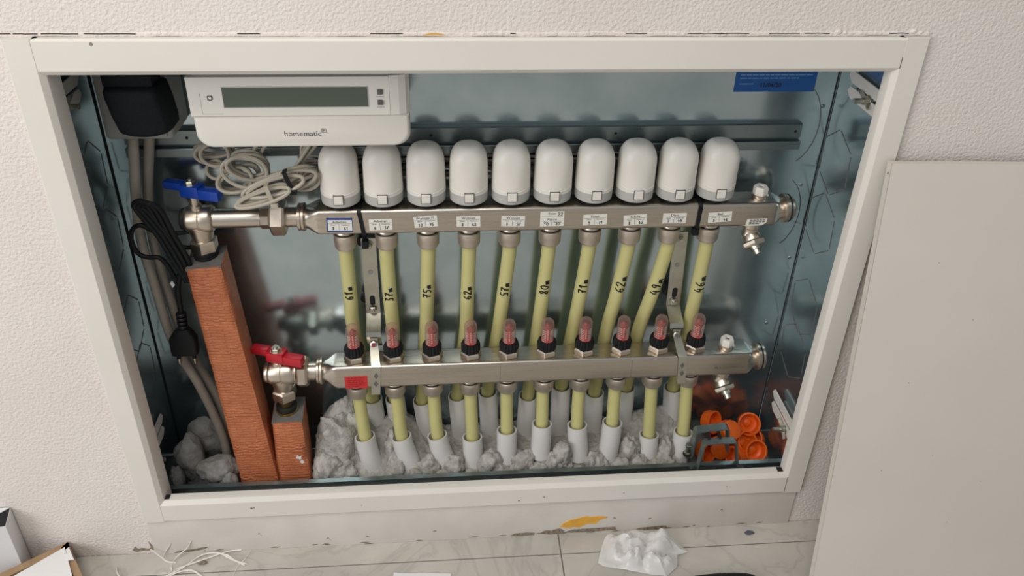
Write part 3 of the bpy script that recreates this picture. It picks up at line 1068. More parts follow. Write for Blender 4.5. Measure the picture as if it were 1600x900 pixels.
# lower (flow) manifold
flow = thing('flow_manifold', (.09, YF, FB0), 'lower stainless manifold bar with a red sticker, carrying ten clear flow meters', 'manifold')
zf = (FB0 + FB1) / 2
bar_mesh(YF, FB0, FB1, -.1785, .366, 1, 1).build('bar', 'steel', flow)
ring(-.2055, -.2020, YF, zf, .0165).build('flange_ring', 'nickel', flow)
ring(-.2015, -.1978, YF, zf, .0178).build('flange_ring', 'nickel', flow)
MB().lathe([(.0122, 0), (.0122, .014)], (-.218, YF, zf), (1, 0, 0), 28).build('nipple', 'nickel', flow)
MB().hexnut((-.2305, YF, zf), (-.2165, YF, zf), .0215, phase=.25).build('union_nut', 'nickel', flow, smooth=30)
ring(-.2335, -.2310, YF, zf, .0165).build('flange_ring', 'nickel', flow)
ring(.382, .3870, YF, zf, .0182).build('end_flange', 'nickel', flow)
MB().lathe([(.0176, 0), (.0180, .0005), (.0180, .0018), (.0172, .0022)], (.3870, YF, zf), (1, 0, 0), 32).build('end_seal', 'black_rubber', flow)
MB().lathe([(.0172, 0), (.0172, .003), (.0135, .0055), (.0001, .0055)], (.3890, YF, zf), (1, 0, 0), 28).build('end_cap', 'nickel', flow)
lower_fittings(flow, YF, FB0, 10, .92)
vent_plug(flow, .3395, YF, FB1)
drain_valve(flow, .3405, YF, FB0)
yf2 = YF - .0175
s = MB().prism([(-.1690, yf2 - .0003, .2095), (-.1397, yf2 - .0003, .2095), (-.1393, yf2 - .0003, .2296), (-.1688, yf2 - .0003, .2290)], (0, .00025, 0)).build('warning_sticker', 'red_print', flow, smooth=0)
s['label'] = 'red sticker with faint dark print'
m2 = MB()
rnd = random.Random(4)
for k in range(5):
    z = .2262 - .0034 * k
    x = -.1650
    e = -.1440 - (.006 if k == 4 else 0)
    while x < e:
        w = min(rnd.uniform(.002, .006), e - x)
        m2.box(x, x + w, yf2 - .0005, yf2 - .0003, z, z + .0012)
        x += w + .0012
m2.build('print_lines', 'red_dark', s, smooth=0)
for x in (.033, .208):
    MB().box(x - .0002, x + .0002, yf2 - .0003, yf2 + .0003, FB0 + .004, FB1 - .004).build('weld_line', 'ink_grey', flow, smooth=0)
m2 = MB()
text_into(m2, 'ML 1', .004, (.326, yf2 - .0003, .2215), (1, 0, 0), (0, 0, 1))
m2.build('embossed_mark', 'ink_grey', flow, smooth=0)

# ball valves
vb = ball_valve('ball_valve', 'nickel angle valve with a blue wing handle on the upper manifold', 'blue', None, YA, zc, .4905, (-.340, -.3065), axis_x=-.3235)
MB().lathe([(.0118, 0), (.0118, .057)], (-.3085, YA, zc), (1, 0, 0), 28).build('extension_pipe', 'steel', vb)
vr = ball_valve('ball_valve', 'nickel angle valve with a red wing handle on the lower manifold', 'red', None, YF, zf, .2565, (-.2690, -.2335), axis_x=-.2515)

# ------------------------------------------------------------------ actuators
ordn = ['first', 'second', 'third', 'fourth', 'fifth', 'sixth', 'seventh', 'eighth', 'ninth', 'tenth']
atx = ['the blue bordered sticker', 'the plain Arbeiten sticker', 'the Wohnen M. sticker', 'the left of the two plain Wohnen stickers', 'the right of the two plain Wohnen stickers', 'the double Essen and Küche sticker', 'the single Essen sticker', 'the plain Küche sticker', 'the Diele sticker', 'the Bad sticker']


def make_actuator():
    z0_ = AB1
    t = thing('valve_actuator', (PX, YA, z0_), '', 'actuator', 'white valve actuators on the upper manifold')

    def sec(z, a, n, cx=0.0, cy=0.0):
        out = []
        for k in range(48):
            q = 2 * math.pi * k / 48
            c, s_ = math.cos(q), math.sin(q)
            rr = a / ((abs(c) ** n + abs(s_) ** n) ** (1 / n))
            out.append((PX + cx + rr * c, YA + cy + rr * s_, z0_ + z))
        return out
    MB().lathe([(.0150, -.0005), (.0158, .001), (.0158, .0068)], (PX, YA, z0_), (0, 0, 1), 28).build('thread_ring', 'black_plastic', t)
    MB().loft([sec(.0060, .0212, 2), sec(.0072, .0226, 2), sec(.0120, .0229, 2), sec(.0195, .0228, 2.05)]).build('base_ring', 'grey_plastic', t)
    cap = [(.0193, .0231, 2.05), (.0240, .0230, 2.1), (.0350, .0227, 2.2), (.0470, .0224, 2.4), (.0560, .0220, 2.7), (.0610, .0214, 2.8), (.0650, .0204, 2.7), (.0690, .0188, 2.5), (.0722, .0168, 2.4), (.0748, .0142, 2.3), (.0763, .0116, 2.2), (.0770, .0085, 2), (.0772, .002, 2)]
    MB().loft([sec(*c) for c in cap]).build('cap', 'white_plastic', t, smooth=50)
    # raised facet line low on the front
    m2 = MB()
    pts = [(PX + .0232 * math.sin(a), YA - .0232 * math.cos(a), z0_ + .0225 + .004 * abs(math.sin(a)) ** 2) for a in [math.radians(-60 + 120 * k / 16) for k in range(17)]]
    m2.tube(pts, .0006, 6)
    m2.build('skirt_edge', 'white_plastic', t)
    MB().box(PX - .0059, PX + .0059, YA - .0238, YA - .018, z0_ + .0115, z0_ + .0237).build('tab_recess', 'ink_grey', t, smooth=0)
    tb = MB().box(PX - .0052, PX + .0052, YA - .0248, YA - .018, z0_ + .0122, z0_ + .0230, .0004, seg=1)
    for k in range(3):
        z = z0_ + .0148 + .0026 * k
        tb.box(PX - .0046, PX + .0046, YA - .0252, YA - .0245, z, z + .0008)
    tb.build('clip_tab', 'white_plastic', t, smooth=0)
    # cable leaving at the back
    MB().tube(catmull([(PX, YA + .021, z0_ + .014), (PX + .002, YA + .0265, z0_ + .018), (PX + .003, YA + .028, z0_ + .034)], 6), .0019, 8).build('cable_tail', 'cable_grey', t)
    return t


a0 = make_actuator()
a0['label'] = 'white rounded valve actuator above ' + atx[0]
for i in range(1, 10):
    dup(a0, (PX + .05 * i, YA, AB1), 'white rounded valve actuator above ' + atx[i])

# ------------------------------------------------------------------ flow meters
meters = ['61m', '37m', '75m', 'first 62m', '57m', '80m', '71m', 'second 62m', '49m', '46m']


def make_meter():
    x, y, z = PX + .0007, YF, FB1
    t = thing('flow_meter', (x, y, z), '', 'flow meter', 'flow meters on the lower manifold')
    MB().hexnut((x, y, z - .0002), (x, y, z + .0085), .0142, phase=.26).build('hex_base', 'nickel', t, smooth=30)
    m2 = MB().lathe([(.0108, .0085), (.0124, .0098), (.0128, .0180), (.0112, .0222), (.0092, .0226), (.0092, .021)], (x, y, z), (0, 0, 1), 48, ribs=16, ribd=.0011, cap=False)
    m2.lathe([(.0095, .0085), (.0095, .0095)], (x, y, z), (0, 0, 1), 20)
    m2.build('black_collar', 'black_plastic', t, smooth=30)
    MB().lathe([(.0084, .020), (.0084, .0205), (.0084, .0470), (.0080, .0500), (.0066, .0530), (.0040, .0548), (.0001, .0553)], (x, y, z), (0, 0, 1), 28, cap=False).build('sight_glass', 'sight', t)
    # scale insert and red indicator
    m2 = MB().lathe([(.0036, .0195), (.0036, .0400), (.0012, .0405), (.0012, .0425)], (x, y, z), (0, 0, 1), 14)
    m2.build('indicator_rod', 'red_scale', t)
    MB().lathe([(.0030, .0400), (.0050, .0410), (.0052, .0432), (.0030, .0440), (.0022, .0470), (.0012, .0478)], (x, y, z), (0, 0, 1), 20).build('float_plate', 'red_scale', t).data.materials[0] = M['float']
    m2 = MB()
    for k in range(7):
        zz = z + .0225 + .0028 * k
        for sx in (-1, 1):
            pts = [(x + sx * .0070 * math.sin(a), y - .0070 * math.cos(a), zz) for a in [math.radians(22 + 50 * q / 5) for q in range(6)]]
            m2.tube(pts, .0004, 4)
    for k in range(6):
        zz = z + .0238 + .0028 * k
        m2.box(x - .0009, x + .0009, y - .0041, y - .0034, zz, zz + .0012)
    m2.build('scale_marks', 'paper', t, smooth=0)
    MB().lathe([(.0078, .0185), (.0084, .0192), (.0084, .0212), (.0070, .022)], (x, y, z), (0, 0, 1), 24).build('red_ring', 'red_scale', t)
    return t


M['float'] = mat('dull_red_float', srgb(150, 74, 66), 0.4, 0)
f0 = make_meter()
names = ['above the red sticker, leftmost of the row', 'just right of the left clamp strap', 'in front of the pipe marked 75m', 'in front of the left pipe marked 62m', 'in front of the pipe marked 57m',
         'in front of the pipe marked 80m', 'in front of the pipe marked 71m', 'in front of the right pipe marked 62m', 'just left of the right clamp strap', 'just right of the right clamp strap, last of the row']
for i in range(10):
    lab = 'clear red-scaled flow meter ' + names[i]
    if i == 0:
        f0['label'] = lab
    else:
        dup(f0, (PX + .0007 + .0500 * i + .0002 * i, YF, FB1), lab)

# ------------------------------------------------------------------ pipes and sleeves
up = [(-.1570, .3975), (-.1078, .3962), (-.0567, .3967), (-.0063, .3963), (.0440, .3959), (.0932, .3975), (.1440, .3971), (.1939, .3958), (.2445, .3964), (.2945, .395)]
mid = [(-.1578, .2701), (-.1072, .2629), (-.0630, .2729), (-.0106, .2646), (.0322, .2576), (.0858, .2577), (.1338, .2559), (.1805, .2541), (.2248, .2524), (.2929, .2498)]
lo = [(-.1415, .1469), (-.1105, .1454), (-.0724, .14), (-.0229, .1459), (.0195, .151), (.0770, .1411), (.1238, .1569), (.1726, .1426), (.2174, .1501), (.2868, .1468)]
lob = [(-.1368, .0757), (-.1045, .0612), (-.0647, .0264), (-.0173, .0433), (.0242, .0342), (.0756, .0379), (.1249, .0482), (.1745, .0323), (.2178, .043), (.2938, .0519)]
ft = [(-.1507, .1166), (-.1012, .1138), (-.0522, .1135), (-.0036, .1072), (.0443, .1179), (.0930, .1274), (.1426, .1223), (.1922, .1245), (.2469, .0983), (.2966, .1005)]
fb = [(-.1400, .0636), (-.0902, .0741), (-.0406, .0701), (-.0023, .0702), (.0443, .0775), (.0916, .0872), (.1456, .0802), (.1882, .0689), (.2458, .0655), (.2920, .0538)]
marks = ['61m', '37m', '75m', '62m', '57m', '80m', '71m', '62m', '49m', '46m']
mz = [(.330, .0092), (.326, .0094), (.330, .0092), (.326, .0090), (.330, .0092), (.331, .0098), (.331, .0098), (.331, .0112), (.326, .0112), (.328, .0112)]
RP = .0090
for i in range(10):
    x0_, z0_ = up[i]
    path = catmull([(PX + .05 * i, YA, AB0 - .010), (x0_, YA + .0004, z0_), (x0_ * .45 + mid[i][0] * .55, .1110, z0_ * .45 + mid[i][1] * .55), (mid[i][0], .1188, mid[i][1]), (lo[i][0], .1205, lo[i][1]), (lob[i][0] * .7 + lo[i][0] * .3, .1205, lo[i][1] * .45 + .05)], 10)
    wh = 'handwritten ' + marks[i]
    if marks[i] == '62m':
        wh += ', left of the two so marked' if i == 3 else ', right of the two so marked'
    t = thing('return_pipe', (lob[i][0], .1205, .036), 'yellowish plastic pipe below the upper manifold, ' + wh, 'pipe', 'heating pipes from the upper manifold')
    MB().tube(path, RP, 20).build('pipe_wall', 'pex', t)
    # handwriting climbs the front of the pipe
    zs = [p.z for p in path]

    def on_pipe(adv, hgt, path=path, zstart=mz[i][0], size=mz[i][1]):
        z = zstart + adv * .96
        for k in range(len(path) - 1):
            a, b = path[k], path[k + 1]
            if b.z <= z <= a.z:
                q = (z - a.z) / (b.z - a.z)
                c = a.lerp(b, q)
                tdir = (a - b).normalized()
                break
        side = Vector((0, -1, 0)).cross(tdir).normalized()
        front = tdir.cross(side).normalized()
        if front.y > 0:
            front = -front
        if side.x > 0:
            side = -side
        ang = (hgt - size * .5) / RP
        return c + (front * math.cos(ang) + side * math.sin(ang)) * (RP + .0002)
    hwm = MB()
    handwriting(hwm, marks[i], mz[i][1] * 1.1, on_pipe, .00088, .78)
    hwm.build('pen_mark', 'ink', t)
    # sleeve of the back row
    t = thing('pipe_sleeve', (lob[i][0], .1205, .034), 'tall white plastic sleeve in the back row around the pipe marked ' + marks[i] + (' (left one)' if i == 3 else ' (right one)' if i == 7 else ''), 'sleeve', 'tall back row sleeves')
    pa, pb = Vector((lo[i][0], .1205, lo[i][1])), Vector((lob[i][0] + (lob[i][0] - lo[i][0]) * .25, .1205, .034))
    d = (pb - pa)
    L = d.length
    MB().lathe([(.0112, L), (.0135, L), (.0135, .0006), (.0132, 0), (.0121, 0), (.0117, .0006), (.0117, L * .9)], pa, d, 28, cap=False).build('sleeve_wall', 'pvc', t)
    # supply pipe of the lower manifold
    xs = PX + .05 * i
    t = thing('supply_pipe', (fb[i][0], .072, .05), 'short yellowish pipe below the lower manifold, ' + ordn[i] + ' from the left', 'pipe', 'heating pipes from the lower manifold')
    tl = Vector((ft[i][0], .0785, ft[i][1]))
    bl = Vector((fb[i][0], .070, fb[i][1]))
    ext = bl + (bl - tl) * .25
    MB().tube(catmull([(xs, YF, FB0 - .008), (xs + (ft[i][0] - xs) * .3, YF - .0005, FB0 - .034), tl + Vector((0, .0018, .004)), tl.lerp(bl, .75) + Vector((0, .001, 0))], 8), RP - .0003, 20).build('pipe_wall', 'pex', t)
    t = thing('pipe_sleeve', (ext.x, ext.y, ext.z), 'short white plastic sleeve in the front row, ' + ordn[i] + ' from the left', 'sleeve', 'short front row sleeves')
    # tilted cut, gently bent body
    pts = catmull([tl, tl.lerp(bl, .5) + Vector(((bl.x - tl.x) * -.12, 0, 0)), bl, ext], 6)
    outer, inner = [], []
    for k, p in enumerate(pts):
        tn = (pts[min(k + 1, len(pts) - 1)] - pts[max(k - 1, 0)]).normalized()
        u = Vector((1, 0, 0)) - tn * tn.x
        u.normalize()
        v = tn.cross(u)
        tilt = 0.004 if k == 0 else 0.0
        for rr, lst in ((.0139, outer), (.0121, inner)):
            lst.append([p + u * (rr * math.cos(q)) + v * (rr * math.sin(q)) for q in [2 * math.pi * j / 28 for j in range(28)]])
    MB().loft(outer[::-1] + inner, cap=False).build('sleeve_wall', 'pvc', t)
    MB().loft([outer[0], inner[0]], cap=False)

# ------------------------------------------------------------------ clamp straps


def clamp(name, xt, xm, xf, xp, label):
    t = thing(name, (xm, .12, .2), label, 'bracket', 'manifold clamp straps')
    wd = (1, 0, 0)
    MB().strip([(xt, .1275, .4045), (xm, .1275, .300), (xm, .1270, .289), (xm + .0005, .1130, .280), (xm + .0008, .1030, .2755), (xm + .001, .1010, .2700), (xm + .0012, .1035, .2585), (xm + .0012, .1090, .250)], wd, .0185, .002).build('wall_strap', 'zinc', t, smooth=30)
    MB().lathe([(.0060, 0), (.0060, .0012)], (xt, .1265, .3955), (0, -1, 0), 20).build('washer', 'zinc', t)
    for z, x, r in ((.3955, xt, .0046), (.2965, xm, .0052)):
        b = MB().hexnut((x, .1262, z), (x, .1215, z), r).build('bolt', 'zinc', t, smooth=30)
        MB().cyl((x, .1215, z), (x, .1190, z), r * .5, seg=12).build('thread_end', 'zinc', b)
    MB().lathe([(.0032, 0), (.0032, .0004)], (xt * .6 + xm * .4, .1264, .354), (0, -1, 0), 18).build('strap_hole', 'outlet_grey', t)
    m2 = MB()
    pts = [(xm + p[0], .1264, .3095 + p[1]) for p in rrect(.0034, .0075, .0033, 5)]
    m2.prism(pts, (0, -.0004, 0))
    m2.build('slot', 'dark', t, smooth=0)
    for z, x in ((.398, xt - .009), (.31, xm - .009)):
        MB().lathe([(.006, 0), (.007, .002), (.007, .008)], (x, .1285, z), (0, 1, 0), 16).build('rubber_buffer', 'black_rubber', t)
    # clip over the lower bar
    xc = xf
    MB().strip([(xp, yf2 - .0012, .1990), (xf, yf2 - .0012, FB1 + .0008), (xf - .001, yf2 + .002, FB1 + .0032), (xm + .0008, .0985, .2620), (xm + .001, .0985, .2690)], wd, [.0115, .0115, .0115, .0105, .0105], .0016).build('clip_plate', 'zinc', t, smooth=30)
    b = MB().lathe([(.0042, 0), (.0046, .0006), (.0046, .0035), (.0030, .0042), (.0027, .0042), (.0027, .0018), (.0001, .0018)], (xm + .0007, .0975, .2600), (0, -.85, .5), 18).build('bolt', 'zinc', t)
    MB().lathe([(.0026, 0), (.0026, .0004)], (xm + .0007, .0975 - .0036 * .85, .2600 + .0018), (0, -.85, .5), 12).build('bolt_socket', 'red_dark' if xm < 0 else 'ink_grey', b)
    MB().lathe([(.0022, 0), (.0022, .0004)], (xm * .6 + xf * .4, .0872, .2535), (0, -.62, .78), 14).build('clip_hole', 'outlet_grey', t)
    for k, zz in enumerate((.2305, .2170)):
        xx = xf + (xp - xf) * (FB1 - zz) / (FB1 - .199)
        MB().prism([(xx, yf2 - .0021, zz + .0052), (xx + .0030, yf2 - .0021, zz), (xx, yf2 - .0021, zz - .0052), (xx - .0030, yf2 - .0021, zz)], (0, -.0003, 0)).build('diamond_hole', 'ink_grey', t, smooth=0)


clamp('clamp_strap', -.1314, -.1318, -.1270, -.1302, 'zinc plated clamp strap beside the red sticker, left of the two')
clamp('clamp_strap', .2670, .2702, .2748, .2782, 'zinc plated clamp strap between the pipes marked 49m and 46m')

# ------------------------------------------------------------------ black cable ties round the upper bar


def cable_tie(xa, xb, label, zk):
    t = thing('cable_tie', (xb, YA, AB0 - .02), label, 'cable tie', 'black ties round the upper manifold')
    w = (1, 0, 0)
    g = .0011
    MB().strip([(xa, YA + .0175 + g, AB1), (xa, YA + .0165, AB1 + g), (xa, YA - .0160, AB1 + g), (xa + (xb - xa) * .08, YA - .0175 - g, AB1 - .002), (xb, YA - .0175 - g, AB0 + .001), (xb, YA - .0160, AB0 - g), (xb, YA - .0100, zk)], w, .0046, .0014).build('band', 'black_plastic', t, smooth=30)
    MB().box(xb - .0042, xb + .0042, YA - .0175, YA - .0085, zk - .008, zk + .002, .0012).build('lock', 'black_plastic', t)
    return t


cable_tie(-.1355, -.1312, 'black cable tie slanting across the upper bar left of the plain Arbeiten sticker', AB0 - .012)
cable_tie(.2735, .2722, 'black cable tie upright across the upper bar beside the Diele sticker', AB0 - .003)

# ------------------------------------------------------------------ insulated risers


def riser(name, v8, ring_c, label, brass):
    """v8: front-left, front-right, back-right, back-left at the top, then the same at the bottom"""
    c = sum((Vector(p) for p in v8[4:]), Vector()) / 4
    t = thing(name, tuple(c), label, 'insulated pipe', 'insulated riser pipes')
    top, bot = [Vector(p) for p in v8[:4]], [Vector(p) for p in v8[4:]]
    secs = []
    n = 40
    for k in range(n + 1):
        q = k / n
        s = [b.lerp(a, q) for a, b in zip(top, bot)]
        cc = sum(s, Vector()) / 4
        rs = []
        for j in range(4):
            p, p2 = s[j], s[(j + 1) % 4]
            for m in range(6):
                w = p.lerp(p2, m / 6)
                # slightly rounded corners and uneven foil
                if m == 0:
                    w = w + (cc - w) * .07
                w = w + (w - cc) * (.03 * noise.noise(Vector((w.x * 40, w.y * 40, w.z * 55 + j))))
                rs.append(w)
        secs.append(rs)
    MB().loft(secs).build('foil_cover', 'duct', t, smooth=60)
    cc = sum(top, Vector()) / 4
    inn = [cc + (p - cc) * .97 + Vector((0, 0, .0006)) for p in top]
    MB().prism([p for p in inn], (0, 0, -.003)).build('foam_top', 'foam', t, smooth=0)
    rc = Vector(ring_c)
    MB().lathe([(.0105, 0), (.0142, .0005), (.0145, .0035), (.0120, .0045)], rc, (0, 0, 1), 28).build('bottom_ring', 'brass' if brass else 'black_rubber', t)
    MB().lathe([(.0120, .0045), (.0136, .0050), (.0136, .0105), (.0110, .0115)], rc, (0, 0, 1), 28).build('rubber_ring', 'black_rubber', t)
    return t


d1 = riser('insulated_riser', [(-.3425, .079, .3950), (-.2995, .079, .3990), (-.3030, .1265, .3990), (-.3460, .1265, .3950),
                               (-.3145, .045, .0310), (-.2615, .045, .0310), (-.2670, .098, .0310), (-.3200, .098, .0310)],
           (-.3235, .1055, .3975), 'tall terracotta foil wrapped riser below the blue handled valve', False)
d2 = riser('insulated_riser', [(-.2690, .0655, .1590), (-.2280, .0655, .1605), (-.2305, .1130, .1605), (-.2715, .1130, .1590),
                               (-.2690, .0470, .0310), (-.2215, .0470, .0310), (-.2260, .095, .0310), (-.2735, .095, .0310)],
           (-.2515, .0893, .1600), 'short terracotta foil wrapped riser below the red handled valve', True)
for a in ([(-.2412, .1045), (-.2385, .1095), (-.236, .106), (-.2335, .1075), (-.2345, .1015), (-.238, .1025)], [(-.2365, .0965), (-.234, .1005), (-.2318, .099), (-.2305, .0955), (-.234, .0935)]):
    MB().prism([(p[0], .0555, p[1]) for p in a], (0, .0010, 0)).build('white_scrap', 'white_paper', d2, smooth=0)

# ------------------------------------------------------------------ grey cables from the outlet
c1 = catmull([(-.3775, .107, .5625), (-.3809, .106, .535), (-.3905, .105, .4699), (-.3948, .105, .4176), (-.3921, .105, .3622), (-.3880, .105, .2882), (-.3790, .105, .2408), (-.3660, .105, .1966), (-.3543, .105, .1388), (-.3480, .104, .0904), (-.3478, .100, .045)], 8)
settle(tag(MB().tube(c1, .0058, 14).build('power_cable', 'cable_grey'), 'thick grey cable dropping from the outlet, front one of the pair', 'cable', 'grey cables below the outlet'))
c2 = catmull([(-.3630, .118, .5625), (-.3690, .121, .535), (-.3850, .124, .4614), (-.3890, .124, .3896), (-.3835, .124, .302), (-.3730, .124, .2279), (-.3595, .124, .1828), (-.3497, .124, .1359), (-.3440, .124, .048)], 8)
settle(tag(MB().tube(c2, .0058, 14).build('power_cable', 'cable_grey'), 'thick grey cable dropping from the outlet, back one of the pair', 'cable', 'grey cables below the outlet'))

# ------------------------------------------------------------------ folded black power cord with its plug
pc = thing('power_lead', (-.371, .09, .25), 'folded black power cord with a two pin plug beside the tall terracotta riser', 'power cord')
m2 = MB()
rnd = random.Random(11)
for k in range(5):
    ox, oy = (k % 3 - 1) * .0055, (k // 3 - .5) * .007
    m2.tube(catmull([(-.344 + ox * .5, .092 + oy, .372), (-.3500 + ox, .090 + oy, .402), (-.3610 + ox, .088 + oy, .440), (-.3760 + ox, .087 + oy, .472), (-.3800 + ox * .7, .086 + oy, .483 - .002 * k), (-.3710 + ox * .7, .086 + oy, .487 - .002 * k), (-.3620 + ox, .087 + oy, .474), (-.3540 + ox, .089 + oy, .440), (-.3450 + ox, .091 + oy, .405), (-.3400 + ox * .5, .092 + oy, .376)], 6), .0031, 8)
m2.build('cord_bundle', 'black_plastic', pc)
MB().tube(catmull([(-.372, .088, .4440), (-.3830, .088, .4520), (-.3935, .088, .4480), (-.3985, .088, .4330), (-.3950, .088, .4150), (-.3850, .088, .4085), (-.3720, .088, .4075), (-.3650, .089, .3960), (-.3600, .090, .3780)], 8), .0028, 10).build('cord_loop', 'black_plastic', pc)
MB().tube(catmull([(-.356, .094, .437), (-.345, .098, .4350), (-.333, .105, .4345), (-.325, .118, .438)], 8), .0026, 10).build('cord_tail', 'black_plastic', pc)
MB().tube(catmull([(-.352, .094, .422), (-.343, .098, .4150), (-.335, .105, .4110), (-.327, .118, .409)], 8), .0026, 10).build('cord_tail', 'black_plastic', pc)
MB().tube(catmull([(-.352, .090, .385), (-.3580, .089, .366), (-.3600, .088, .350), (-.3605, .088, .336), (-.3612, .088, .325)], 8), .0034, 10).build('plug_lead', 'black_plastic', pc)
MB().prism([(-.3655, .086, .3720), (-.3615, .0835, .3770), (-.3590, .083, .371), (-.3632, .085, .366)], (0, .001, 0)).build('tag', 'white_paper', pc, smooth=0)
pl = MB()
for k in range(4):
    pl.lathe([(.0050, 0), (.0064, .0012), (.0064, .0034), (.0050, .0046)], (-.3612 - .0004 * k, .088, .3270 - .0062 * k), (0, 0, -1), 14)
plug = pl.build('strain_relief', 'black_plastic', pc)


def psec(z, hw, hd, x):
    return [(x + p[0], .088 + p[1], z) for p in rrect(hw, hd, min(hw, hd) * .7, 4)]


body = MB().loft([psec(.3035, .0068, .0058, -.3625), psec(.2970, .0120, .0075, -.3640), psec(.2880, .0168, .0082, -.3650), psec(.2700, .0172, .0080, -.3655), psec(.2645, .0165, .0078, -.3660)]).build('plug_body', 'black_plastic', pc)
for x in (-.3755, -.3565):
    MB().cyl((x, .088, .2650), (x, .087, .2560), .0026, seg=10).build('pin_sleeve', 'black_plastic', body)
    MB().lathe([(.0022, 0), (.0022, .007), (.0012, .0085)], (x, .087, .2560), (0, -.1, -1), 10).build('pin', 'zinc', body)

# ------------------------------------------------------------------ pale control cables: coils under the controller


def coil(label, cx, cy, cz, rx, rz, n, tilt, seed, r=.0022, tie=None, tiemat='black_plastic'):
    t = thing('cable_coil', (cx, cy, cz - rz), label, 'cable', 'coiled control cables')
    rnd = random.Random(seed)
    for k in range(n):
        pts = []
        ax, az = rx * rnd.uniform(.72, 1.05), rz * rnd.uniform(.7, 1.05)
        ox, oz, oy = rnd.uniform(-.12, .12) * rx, rnd.uniform(-.15, .15) * rz, (k - n / 2) * .0040 + rnd.uniform(-.001, .001)
        ph = rnd.uniform(-.25, .25)
        for j in range(28):
            a = 2 * math.pi * j / 28
            x, z = ax * math.cos(a), az * math.sin(a) * (1 + .12 * math.cos(a + ph))
            tl = tilt + ph * .5
            pts.append((cx + ox + x * math.cos(tl) - z * math.sin(tl), cy + oy + .004 * math.sin(a + k), cz + oz + x * math.sin(tl) + z * math.cos(tl)))
        MB().tube(pts, r, 8, closed=True).build('loop', 'cable_pale', t)
    if tie:
        (x, z), ang = tie, tilt
        ca, sa = math.cos(ang + math.pi / 2), math.sin(ang + math.pi / 2)
        L = .0125
        a = Vector((x - ca * L, cy - n * .0020 - .004, z - sa * L))
        b = Vector((x + ca * L, cy - n * .0020 - .004, z + sa * L))
        MB().strip([a + Vector((0, .008, 0)), a, a.lerp(b, .5) + Vector((0, -.0012, 0)), b, b + Vector((0, .008, 0))], (math.cos(ang), 0, math.sin(ang)), .0048, .0014).build('tie', tiemat, t, smooth=30)
        MB().box(a.x - .004, a.x + .004, a.y - .003, a.y + .003, a.z - .003, a.z + .003, .001).build('tie_lock', tiemat, t)
    return t


coil('small grey cable coil at the far left, under the corner of the controller', -.2945, .114, .5330, .0205, .0125, 4, -.05, 1, .0021)
coil('single small cable loop hanging by the left end of the coils', -.2950, .112, .5110, .0125, .0095, 1, .1, 8, .0021)
coil('round grey cable coil in the middle under the controller', -.2560, .098, .5210, .0240, .0170, 5, -.25, 2, .0023)
coil('open grey cable coil hanging lowest on the left', -.2720, .103, .5040, .0260, .0150, 4, .45, 3, .0023)
coil('long grey cable bundle bound by the black tie', -.2230, .088, .5060, .0420, .0110, 5, .32, 4, .0023, tie=(-.2080, .5125))
coil('grey cable coil just left of the first white actuator', -.1980, .100, .5060, .0210, .0130, 4, -.15, 5, .0023)
coil('slim grey cable coil bound by a pale clip, lowest of the bundle', -.2380, .078, .4950, .0330, .0062, 3, .28, 6, .0022, tie=(-.2290, .4985), tiemat='cable_pale')
# runs behind the actuators
reach = ['ending behind the third actuator, low', 'ending behind the fourth actuator, low', 'ending behind the fifth actuator, low', 'ending behind the sixth actuator, low',
         'ending behind the seventh actuator, high', 'ending behind the eighth actuator, high', 'ending behind the ninth actuator, high', 'ending behind the last actuator, high']
for i in range(8):
    lay, row = i // 4, i % 4
    y0_ = .1322 + .0052 * ((row + lay) % 2)
    z0_ = .4800 + .0052 * row + .0235 * lay
    if lay:
        z0_ = min(z0_, .5150)
    xe = PX + .05 * (i + 2) - .012
    pts = [(-.205, .122 + .002 * row, z0_ + .004), (-.188, y0_, z0_ + .002)]
    x = -.165
    while x < xe - .02:
        pts.append((x, y0_, z0_ - .0022 * math.sin(x * 24) + .0006 * math.sin(x * 60 + i)))
        x += .03
    pts += [(xe, y0_, z0_ - .0015), (xe + .008, y0_, z0_ - .006)]
    settle(tag(MB().tube(catmull(pts, 6), .0019, 8).build('control_cable', 'cable_grey'), 'thin grey control cable strung behind the white actuators, ' + reach[i], 'cable', 'control cables behind the actuators'))
# strands rising from the coils to the controller
rise = ['steepest beside the first actuator', 'starting lowest', 'reaching farthest to the right', 'nearest the black tie', 'farthest left', 'second from the left']
for i, (xa, za, xb) in enumerate(((-.206, .517, -.170), (-.205, .512, -.178), (-.200, .520, -.158), (-.196, .522, -.186), (-.2500, .536, -.215), (-.243, .532, -.205))):
    pts = catmull([(xa, .094 + .002 * i, za), (xa * .5 + xb * .5 - .004, .096 + .003 * i, za + .020), (xb, .1 + .003 * i, .5700)], 8)
    settle(tag(MB().tube(pts, .0022, 8).build('control_cable', 'cable_pale'), 'pale control cable rising into the controller, ' + rise[i], 'cable', 'control cables into the controller'))

# ------------------------------------------------------------------ foam and mineral filling


